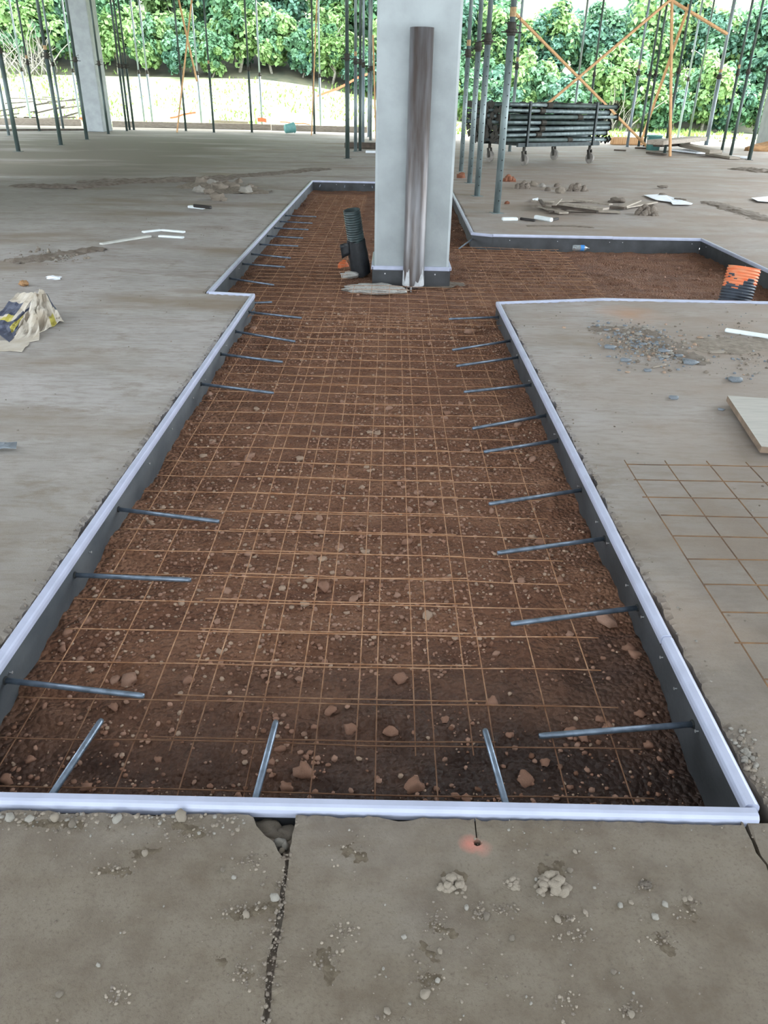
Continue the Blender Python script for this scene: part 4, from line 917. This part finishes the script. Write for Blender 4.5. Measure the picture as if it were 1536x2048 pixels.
# ---------------------------------------------------------------- litter on the right slab
SL = [((1065, 402), (1150, 413), .10, .02, 'timber_grey', .05), ((1085, 404), (1180, 400), .14, .02, 'timber_grey', .03), ((1128, 408), (1212, 418), .16, .03, 'timber_grey', .10), ((1132, 420), (1240, 424), .16, .02, 'timber_grey', .02), ((1082, 412), (1128, 426), .14, .025, 'timber_grey', .03), ((1105, 412), (1195, 424), .05, .03, 'timber_dark', .06), ((1245, 413), (1275, 401), .12, .02, 'timber_grey', .05), ((1248, 415), (1310, 404), .10, .02, 'timber_grey', .03), ((1150, 400), (1222, 409), .10, .02, 'timber_grey', .06), ((1095, 424), (1140, 418), .05, .02, 'timber_dark', .03), ((1080, 400), (1088, 412), .05, .02, 'timber_dark', .08), ((1120, 398), (1108, 410), .06, .015, 'timber_grey', .1), ((1220, 414), (1250, 416), .10, .03, 'timber_dark', .03)]
for k, (a, b, w, t_, m, z) in enumerate(SL):
    plank(G(*a, z), G(*b, z), w, t_, 'broken %s slat in the splintered heap right, %s from its left' % ('dark' if m == 'timber_dark' else 'pale', ORD[k]), m, 'splintered timber heap on the right slab', 'broken_slat', 'slat')
g = G(1234, 405); blob('debris_lump', (g.x, g.y, .03), (.12, .1, .09), M['mud_dark'], 'brown mud lump among the splintered slats', 'lump', 12)
RB = [(1017, 363, .13, 'redbrick', 'red brown lump right of the nearest perforated prop'), (1045, 377, .14, 'mud', 'mossy grey clod behind the splintered heap, largest left'), (1066, 372, .08, 'mud', 'small brown clod touching the largest left clod'), (1084, 374, .06, 'stone_light', 'upright tan stone behind the splintered heap'), (1095, 382, .06, 'mud_dark', 'small dark stone in front of upright tan stone'), (1114, 374, .06, 'mud_dark', 'small dark upright stone, next right of tan stone'), (1120, 386, .09, 'mud', 'rounded grey clod just behind the splintered heap'), (1154, 382, .16, 'mud', 'wide grey clod behind the splintered heap, rightmost'), (1014, 408, .04, 'redbrick', 'little brown stone right of nearest prop foot'), (1294, 430, .16, 'mud', 'pale grey clod right of the splintered heap'), (922, 356, .09, 'redbrick', 'red brown lump between column and second prop')]
for k, (px, py, r, m, lab) in enumerate(RB):
    g = G(px, py)
    if r > .1: crumb('clod', (g.x, g.y, 0), (r*1.1, r*.8, r*1.25), M['mud_dark' if m == 'mud' else m], lab, 'clod', k+40)
    else: blob('clod', (g.x, g.y, r*.3), (r*.9, r*.65, r*.85), M[m], lab, 'clod', k+20, .3, .85, 3, 2.2)
def sheet_paper(poly, label, name='paper_sheet', mat='paper', seed=0):
    c = Vector((sum(p.x for p in poly)/len(poly), sum(p.y for p in poly)/len(poly), 0)); mb = MB(); n = len(poly); vs_ = []
    for s in (1.0, .72, .42, .12):
        for p in poly: q = (p-c)*s; vs_.append((q.x, q.y, .006+.028*n1(p.x*3+s*3, p.y*3, seed)+.01*R.random()))
    fs = [(e*n+k, e*n+(k+1) % n, (e+1)*n+(k+1) % n, (e+1)*n+k) for e in range(3) for k in range(n)]+[tuple(3*n+k for k in range(n))]
    o = mb.add(vs_, fs).obj(name, M[mat], None, False, 0, c); md = o.modifiers.new('thickness', 'SOLIDIFY'); md.thickness = .003; return tag(o, label, 'paper')
sheet_paper([G(*q) for q in ((1287, 392), (1325, 391), (1345, 398), (1385, 410), (1382, 413), (1345, 412), (1342, 407), (1312, 404))], 'torn white paper sheet on the right slab, dirt on it')
sheet_paper([G(*q) for q in ((1502, 399), (1536, 396), (1560, 400), (1555, 408), (1515, 406))], 'white paper sheet cut by the right frame edge', seed=4)
sheet_paper([G(*q) for q in ((1064, 402), (1076, 399), (1078, 405), (1068, 407))], 'white paper scrap at the left of splintered heap', seed=6)
for k, (px, py, r) in enumerate(((1325, 393, .07), (1355, 402, .06), (1365, 403, .05), (1325, 377, .09))):
    g = G(px, py); blob('mud_clod', (g.x, g.y, .03), (r, r*.6, r*.5), M['mud_dark'], ['dark clod on the left part of torn paper', 'left dark clod on the right part of torn paper', 'right dark clod on the right part of torn paper', 'flat dark clod behind the torn white paper'][k], 'clod', k+60)
def offcut(a, b, w, h, label, mat='white', z=0, name='plastic_offcut', cat='offcut'):
    p, q = G(*a, z+h/2), G(*b, z+h/2); mb = MB(); mb.bar((0, 0, 0), q-p, w, h); return tag(mb.obj(name, M[mat], None, False, min(w, h)*.25, p), label, cat)
offcut((1004, 438), (1035, 438), .07, .04, 'white vinyl offcut nearest the perforated prop foot'); offcut((1041, 437), (1070, 441), .04, .03, 'black plastic offcut between two white offcuts', 'black'); offcut((1070, 434), (1104, 440), .06, .05, 'white tube offcut in front of the splintered heap'); offcut((1100, 440), (1115, 437), .05, .03, 'black stub at the end of white tube offcut', 'black')
offcut((378, 413), (408, 416), .07, .03, 'white offcut beside a black one on the left slab'); offcut((388, 411), (422, 415), .05, .04, 'black offcut beside a white one on the left slab', 'black', .02)
for (a, b, w, m, lab) in (((285, 464), (322, 460), .05, 'white', 'white strip on left slab, left half of bent pair'), ((322, 460), (369, 464), .05, 'white', 'white strip on left slab, right half of bent pair'), ((202, 488), (300, 472), .06, 'white_dirty', 'long dirty white strip on the left slab'), ((318, 472), (367, 475), .05, 'white', 'short white strip in front of bent pair'), ((1450, 660), (1560, 677), .028, 'white', 'white plastic tube on right slab above the plywood')):
    offcut(a, b, w, .028 if 'tube' in lab else .02, lab, m, 0, 'plastic_strip', 'strip')
g = G(1262, 442); g2 = on_soil(1160, 503)
# water bottle in the right bay
t = thing('water_bottle', 'small clear water bottle with blue label lying in right bay', 'bottle', (g2.x-.09, g2.y, g2.z+.04), math.radians(4))
gm, nt, b = new_mat('clear_plastic'); b.inputs['Base Color'].default_value = (.85, .93, .97, 1); b.inputs['Transmission Weight'].default_value = .75; b.inputs['Roughness'].default_value = .15; M['clear'] = gm
MB().path([(-.005, 0, 0), (0, 0, 0), (.02, 0, 0), (.10, 0, 0), (.135, 0, 0), (.165, 0, 0), (.185, 0, 0)], [.02, .031, .034, .034, .033, .016, .013], 16).obj('bottle', M['clear'], t, True)
MB().path([(.085, 0, 0), (.13, 0, 0)], .0352, 16, cap=False).obj('label_band', plain('blue_label', (.05, .22, .55), .4), t, True)
MB().tube((.18, 0, 0), (.205, 0, 0), .016, n=14).obj('screw_cap', M['white'], t, True)
sheet_paper([on_soil(*q) for q in ((1382, 500), (1400, 494), (1412, 498), (1405, 506), (1390, 507))], 'crumpled clear grey film scrap in the right bay corner', 'film_scrap', 'white_dirty', 9).location.z = -.10
# plywood
pz = .048; q = [G(1455, 791, pz), G(1523, 893, pz)]
d = (q[0]-q[1]); n_ = Vector((d.y, -d.x, 0)).normalized()
if n_.x < 0: n_ = -n_
mb = MB(); c0 = q[1]; c3 = q[0]; W = .62
vs_ = [Vector((0, 0, 0)), n_*W, n_*W+d, d]; vs_ = [Vector((v.x, v.y, -.030)) for v in vs_]+[Vector((v.x, v.y, 0)) for v in vs_]
t = thing('plywood_sheet', 'grey plywood panel raised on battens at the right frame edge', 'plywood', (c0.x, c0.y, pz))
mb.add(vs_, [(4, 5, 6, 7), (3, 2, 1, 0)], 0); mb.add(vs_, [(0, 1, 5, 4), (1, 2, 6, 5), (2, 3, 7, 6), (3, 0, 4, 7)], 1); mb.obj('panel', [M['ply'], M['ply_edge']], t)
for s in (.15, .8): mb = MB(); mb.bar(d*s+n_*.04+Vector((0, 0, -.039)), d*s+n_*W*.95+Vector((0, 0, -.039)), .04, .018); mb.obj('batten', M['timber_dark'], t)

# gravel patch on the right slab, slate-like flat stones picked out
GS = [rock_mesh('pebble', 80+i, M[('stone_grey', 'stone_light', 'stone_grey', 'stone_c')[i]], 2, .25, .45) for i in range(4)]
FS = [(1219, 696, 12), (1250, 722, 11), (1326, 704, 12), (1380, 727, 15), (1347, 797, 11), (1470, 762, 15), (1442, 820, 7), (1295, 742, 9), (1358, 713, 9), (1370, 720, 6), (1285, 690, 9), (1276, 670, 8), (1300, 676, 8), (1232, 660, 7), (1212, 661, 6), (1198, 667, 5), (1330, 715, 8), (1340, 708, 7), (1262, 680, 7), (1310, 690, 8), (1265, 700, 4), (1255, 745, 5), (1238, 741, 4), (1400, 676, 6), (1420, 672, 4), (1360, 672, 4), (1318, 663, 5), (1290, 655, 6), (1250, 652, 5)]
for k, (px, py, r) in enumerate(FS):
    g = G(px, py); rr = r/1536*g.length*1.0; link('pebble', GS[0 if k < 11 else R.randrange(4)], floor, (g.x, g.y, rr*.22), (0, 0, R.uniform(-.4, .4)), (rr, rr*.8, rr*.8))
def gpatch():
    while True:
        px, py = R.gauss(1290, 55), R.gauss(690, 26)
        k = abs((py-655)-(px-1210)*.42)
        if R.random() < math.exp(-k/26) and 640 < py < 760: g = G(px, py); return g.x, g.y
scatter('gravel', 1100, gpatch, lambda x, y: 0, [M['stone_grey'], M['mud'], M['stone_light'], M['mud_dark'], M['stone_c'], M['stone_grey']], .003, .017, floor)
def gpatch2():
    px, py = R.gauss(1480, 40), R.gauss(700, 35); g = G(px, py); return g.x, g.y
scatter('gravel', 260, gpatch2, lambda x, y: 0, [M['mud'], M['stone_light'], M['mud_dark'], M['stone_grey']], .003, .013, floor)
g = G(1434, 706); tag(link('wood_chip', MB().bar((-.05, -.01, .006), (.05, .012, .006), .03, .012).mesh('wood_chip', M['timber_grey'], False, .002), None, (g.x, g.y, 0)), 'flat tan wood chip on right slab beside gravel patch', 'wood chip')
g = G(1318, 734); tag(link('wood_chip', MB().bar((-.05, -.03, .006), (.05, .03, .006), .012, .01).mesh('wood_chip', M['timber_grey'], False, .002), None, (g.x, g.y, 0)), 'thin stick lying at the front of gravel patch', 'wood chip')

# ---------------------------------------------------------------- mud and rubble on the left slab
def mud_mound(pts, r, hgt, label, mat='mud_dark', seed=0, parent=None):
    c = sum((G(*p) for p in pts), Vector())/len(pts); ws = [G(*p) for p in pts]; x0, x1 = min(w.x for w in ws)-r, max(w.x for w in ws)+r; y0, y1 = min(w.y for w in ws)-r, max(w.y for w in ws)+r
    nx = ny = 46; X, Y = np.meshgrid(np.linspace(x0, x1, nx), np.linspace(y0, y1, ny)); dd = np.full(X.shape, 9.)
    for a, b in zip(ws, ws[1:]):
        ab = (b.x-a.x, b.y-a.y); l2 = ab[0]**2+ab[1]**2; tt = np.clip(((X-a.x)*ab[0]+(Y-a.y)*ab[1])/l2, 0, 1); dd = np.minimum(dd, np.hypot(X-a.x-tt*ab[0], Y-a.y-tt*ab[1]))
    k = 1-dd/r+1.5*(fbm(X*5/r*.4, Y*5/r*.4, 5, seed)-.5); Z = hgt*np.clip(k, 0, 1)**.7*(.5+fbm(X*9, Y*9, 3, seed+3))-.001
    keep = k > -.02; idx = np.arange(nx*ny).reshape(ny, nx); fs = []
    for j in range(ny-1):
        for i in range(nx-1):
            if keep[j:j+2, i:i+2].any() and not (Z[j:j+2, i:i+2] < 0).all(): fs.append((idx[j, i], idx[j, i+1], idx[j+1, i+1], idx[j+1, i]))
    used = sorted({i for f in fs for i in f}); mp = {u: i for i, u in enumerate(used)}; fl = [(X.ravel()[u]-c.x, Y.ravel()[u]-c.y, Z.ravel()[u]) for u in used]
    mb = MB(); mb.add(fl, [tuple(mp[i] for i in f) for f in fs]); o = mb.obj('mud', M[mat], parent, True, 0, (c.x, c.y, 0))
    if parent: o['kind'] = 'stuff'; return o
    return tag(o, label, 'mud', None, 'stuff')
mud_mound([(40, 522), (95, 515), (145, 506), (185, 500)], .13, .03, 'dark mud ridge on left slab above the torn bag', seed=1)
mud_mound([(60, 372), (150, 374), (230, 366)], .30, .04, 'dark mud smear at far left', seed=2)
mud_mound([(200, 364), (300, 362), (390, 360), (440, 356)], .35, .05, 'dark reddish mud ridge behind the left rubble', seed=3)
mud_mound([(410, 372), (450, 376), (490, 382)], .42, .05, 'grey mortar rubble bed on the left slab', 'mud', seed=4)
mud_mound([(480, 352), (560, 346), (640, 338)], .25, .03, 'thin dark mud streak behind far left trench corner', seed=6)
mud_mound([(1420, 405), (1470, 420), (1536, 440)], .18, .025, 'mud trail on right slab right of torn paper', seed=7)
mud_mound([(1490, 340), (1545, 345)], .35, .06, 'dark mud patch near the right column', seed=8)
mud_mound([(1060, 452), (1140, 452), (1180, 455)], .05, .012, 'thin mud line behind the right bay board', seed=9)
for k, (px, py, r) in enumerate(((405, 368, .15), (425, 372, .14), (440, 380, .17), (455, 372, .12), (468, 378, .13), (492, 386, .15), (418, 388, .11), (437, 401, .15), (447, 402, .08), (398, 384, .12), (478, 366, .10), (500, 376, .09), (410, 360, .1))):
    g = G(px, py); blob('rubble_lump', (g.x, g.y, r*.2), (r*.72, r*.6, r*.62), M['stone_light' if k % 4 == 1 else 'mud'], 'broken mortar lump in the left slab rubble, %s listed from near its left end' % ORD[k] if False else ['pale lump at the left top of the left rubble', 'lump second from left in the left rubble', 'largest middle lump of the left rubble', 'small lump behind the largest middle lump of left rubble', 'lump right of the largest in left rubble', 'grey lump at the right end of left rubble', 'low lump at the front left of left rubble', 'tan block at the front of the left rubble', 'dark sliver against the tan block of left rubble', 'leftmost lump of the left rubble', 'small lump at the back of left rubble', 'small lump at the back right of left rubble', 'lump at the back left of left rubble'][k], 'rubble', k+90, .34, .8, 3, 1.9, None, 'mortar rubble on the left slab')
rub = scatter('gravel', 160, lambda: (lambda g: (g.x, g.y))(G(R.gauss(110, 40), R.gauss(512, 7))), lambda x, y: 0, [M['mud'], M['stone_light'], M['mud_dark']], .006, .025, floor)

mud_mound([(1200, 658), (1290, 664), (1340, 690), (1390, 722)], .085, .008, 'thin damp dirt spread under the gravel patch', seed=11)
mud_mound([(1430, 690), (1500, 690), (1560, 690)], .2, .012, 'gritty dirt spread at the right frame edge below white tube', 'mud', seed=12)
for k, (px, py, r) in enumerate(((535, 1655, .022), (548, 1668, .018), (525, 1650, .02), (575, 1665, .02))):
    g = G(px, py, -.045); blob('broken_concrete', (g.x, g.y, -.05), (r*1.4, r, r), M['mud'], None, None, k+70, .3, .7).parent = floor
for k, (pts, r) in enumerate((([(865, 1850), (905, 1868)], .012), ([(845, 1890), (870, 1920)], .012), ([(900, 1755), (915, 1752)], .020), ([(1085, 1745), (1115, 1742)], .026), ([(1290, 1762), (1300, 1775)], .012), ([(1320, 1880), (1335, 1900)], .016), ([(640, 1910), (660, 1950)], .022), ([(470, 1828), (545, 1815)], .016), ([(275, 1705), (320, 1700)], .014), ([(350, 1650), (400, 1668)], .016), ([(200, 1740), (250, 1745)], .014), ([(480, 1940), (495, 1950)], .012), ([(435, 1920), (445, 1925)], .010), ([(1120, 1835), (1135, 1838)], .010), ([(850, 1962), (870, 1955)], .014), ([(1375, 1815), (1390, 1835)], .013), ([(700, 1700), (730, 1720)], .02), ([(40, 1645), (160, 1650)], .012))): mud_mound(pts, r*1.25, .0018, None, 'stain', 40+k, floor)
# torn paper bag on the left
def bag():
    t = thing('paper_bag', 'crumpled torn kraft paper cement bag at left frame edge', 'paper bag', G(55, 700))
    o0 = G(55, 700)
    def panel(name, corners, nu, nv, colf, amp, seed):
        A_, B_, C_, D_ = (Vector(c)-o0 for c in corners); mb = MB(); vs_ = []
        for i in range(nu+1):
            for j in range(nv+1):
                u, v = i/nu, j/nv; p = (A_*(1-u)+B_*u)*(1-v)+(D_*(1-u)+C_*u)*v
                k = noise.noise(Vector((u*3.2+seed, v*3.2, seed)))*amp+noise.noise(Vector((u*8, v*8+seed, seed)))*amp*.4
                q = p+Vector((k*.4, -k*.6, k)); q.z = max(q.z, .004+.004*u); vs_.append(q)
        fs, ms = [], []
        for i in range(nu):
            for j in range(nv):
                a = i*(nv+1)+j; fs.append((a, a+nv+1, a+nv+2, a+1)); ms.append(colf((i+.5)/nu, (j+.5)/nv))
        mb.v = [tuple(v) for v in vs_]; mb.f = fs; mb.m = ms
        o = mb.obj(name, [M['kraft'], M['print_blue'], M['print_yellow'], M['print_blue']], t, False); md = o.modifiers.new('thickness', 'SOLIDIFY'); md.thickness = .004
    y = 5.15; pk = D(68, 580, 5.35)
    panel('left_flap', (D(-30, 655, 5.0), D(22, 660, 4.95), D(72, 588, 5.28), D(36, 585, 5.5)), 8, 14, lambda u, v: 1 if .38 < v < .72 and u < .8 else (2 if .18 < v <= .38 and n1(u*9, v*9, 4) > .40 else (1 if v <= .18 else 0)), .03, 3)
    panel('inner_fold', (D(-10, 662, 4.93), D(22, 700, 4.66), D(42, 640, 4.98), D(64, 612, 5.2)), 10, 12, lambda u, v: 2 if .3 < u < .62 and .3 < v < .85 else (1 if v < .75 or u < .4 else 0), .03, 8)
    panel('front_fold', (D(10, 706, 4.6), D(80, 690, 4.72), D(72, 588, 5.28), D(42, 645, 4.95)), 10, 12, lambda u, v: 0, .05, 12)
    panel('right_flap', (D(78, 668, 4.9), D(128, 640, 5.15), D(88, 580, 5.5), D(70, 586, 5.32)), 10, 12, lambda u, v: 2 if .45 < u < .75 and v < .28 else (1 if u > .86 and .3 < v < .8 else 0), .04, 20)
    panel('flat_tail', (D(-40, 712, 4.5), D(45, 712, 4.48), D(60, 690, 4.66), D(-20, 684, 4.72)), 10, 8, lambda u, v: 0, .03, 30)
bag()
g = G(48, 572); blob('clay_lump', (g.x, g.y, .02), (.035, .03, .05), M['heap'], 'small orange lump just behind the torn bag', 'lump', 33)
g = G(108, 558); blob('clay_lump', (g.x, g.y, .01), (.06, .03, .03), M['paper'], 'small white lump on left slab behind the torn bag', 'lump', 34)
sheet_paper([G(*q) for q in ((-20, 893), (20, 896), (36, 893), (34, 905), (10, 905), (-20, 908))], 'grey paper scrap at the left frame edge', 'paper_scrap', 'stone_grey', 3)

# ---------------------------------------------------------------- mud lumps, pebbles and crumbs on the near slabs
for k, (px, py, rx, m, lab) in enumerate(((1103, 1772, .038, 'mud_light', 'largest crumbly mud lump on the near slab'), (904, 1768, .031, 'mud_light', 'mud lump on the near slab below the orange mark'), (1025, 1768, .019, 'mud_light', 'small mud lump left of the largest near lump'), (1292, 1770, .014, 'mud_dark', 'small brown mud lump right of the largest near lump'))):
    g = G(px, py); z = rx*.35
    crumb('mud_lump', (g.x, g.y, 0), (rx, rx*.85, rx*.95), M[m], lab, 'mud lump', k+3)
NP = [rock_mesh('pebble', 140+i, M[('stone_light', 'mud', 'mud_light', 'mud_light')[i]], 2, .25, .75) for i in range(4)]
for k, (px, py, r) in enumerate(((973, 1835, 7), (933, 1816, 5), (850, 1990, 9), (775, 2024, 6), (1024, 1877, 6), (1330, 1810, 6), (1310, 1835, 7), (875, 1962, 5), (1262, 2030, 6), (1227, 1945, 5), (880, 1904, 5), (1150, 1705, 5), (1370, 1800, 5), (1378, 1798, 6), (1170, 1825, 5), (1115, 1840, 7), (363, 1636, 13), (290, 1708, 7), (445, 1741, 5), (468, 1756, 5), (525, 1770, 4), (120, 1990, 6), (197, 1931, 4), (550, 1797, 9), (493, 1830, 7), (60, 1640, 9), (20, 1638, 11), (110, 1638, 10), (145, 1650, 9), (235, 1640, 10), (1085, 1790, 5), (1072, 1760, 4), (1140, 1742, 6), (930, 1795, 4), (808, 1875, 5), (1240, 1812, 6), (1262, 1806, 5))):
    g = G(px, py); rr = r/1536*math.hypot(g.length, H); rr = r/1536*1.75
    link('pebble', NP[R.randrange(4)], floor, (g.x, g.y, rr*.35), (0, 0, R.uniform(0, 6)), (rr, rr*.8, rr))
for k, (px, py, r) in enumerate(((560, 1685, 13), (563, 1702, 8), (570, 1690, 10))):
    g = G(px, py, -.03); rr = r/1536*1.8; link('stone', NP[k % 2 * 2], floor, (g.x, g.y, -.03), (0, 0, k), (rr, rr*.7, rr*.8))
def near_grit():
    while True:
        x = R.uniform(-.9, 1.0); y = R.uniform(.62, 1.165)
        if n1(x*5, y*5, 55) > .50 or R.random() < .12: return x, y
scatter('grit', 900, near_grit, lambda x, y: -.0003, [M['mud'], M['mud_dark'], M['stone_light'], M['mud']], .0008, .0042, floor)
CL = [(1150, 1872, 34, 18), (872, 1850, 26, 30), (655, 1925, 34, 38), (235, 1738, 30, 14), (480, 1822, 46, 16), (500, 1720, 36, 14), (375, 1668, 46, 18), (690, 1860, 22, 18), (1010, 1818, 22, 10), (960, 1822, 20, 14), (1135, 1838, 20, 10), (1375, 1820, 26, 24), (1320, 1880, 30, 14), (700, 1705, 40, 40), (850, 1960, 30, 18), (1290, 1770, 16, 8), (485, 1945, 18, 18), (1135, 2000, 30, 20), (1260, 2020, 20, 12), (240, 1990, 30, 20)]
def clus():
    px, py, sx_, sy_ = CL[R.randrange(len(CL))]; g = G(R.gauss(px, sx_*.6), R.gauss(py, sy_*.6)); return g.x, min(g.y, 1.16)
scatter('grit', 1500, clus, lambda x, y: -.0004, [M['mud_dark'], M['mud_dark'], M['mud'], M['mud_light']], .0006, .0042, floor)
def crack_grit():
    k = R.randrange(12, len(cr_r)-1); a = cr_r[k]; return a[0]-R.uniform(-.004, .02)*(1 if R.random() < .75 else 3), a[1]+R.uniform(-.02, .02)
scatter('grit', 420, crack_grit, lambda x, y: -.002, [M['mud_dark'], M['mud'], M['mud_dark']], .0008, .005, floor)
def rim_grit():
    if R.random() < .55: return R.uniform(-1.0, -.29), 1.158-R.random()**2*.05
    if R.random() < .5: return XR+.045+R.random()**2*.05, R.uniform(1.22, 4.5)
    return XL-.045-R.random()**2*.05, R.uniform(1.4, 5)
scatter('grit', 1100, rim_grit, lambda x, y: -.002, [M['mud'], M['mud_dark'], M['stone_light'], M['mud']], .001, .007, floor)
def corner_grit():
    px, py = R.gauss(1475, 20), R.gauss(1515, 28); g = G(px, py); return max(g.x, XR+.042+R.random()*.03), g.y
scatter('grit', 160, corner_grit, lambda x, y: 0, [M['stone_light'], M['mud'], M['mud_dark']], .002, .011, floor)
def slab_grit():
    s = 1 if R.random() < .5 else -1; y = 1.3+9*R.random()**1.5
    x = (XR+.06+R.random()*2.2) if s > 0 else (XL-.06-R.random()*2.4)
    if y > 5.8 and s > 0: y = 1.3+R.random()*4
    return x, y
scatter('grit', 700, slab_grit, lambda x, y: 0, [M['mud'], M['stone_light'], M['mud_dark']], .0012, .007, floor)
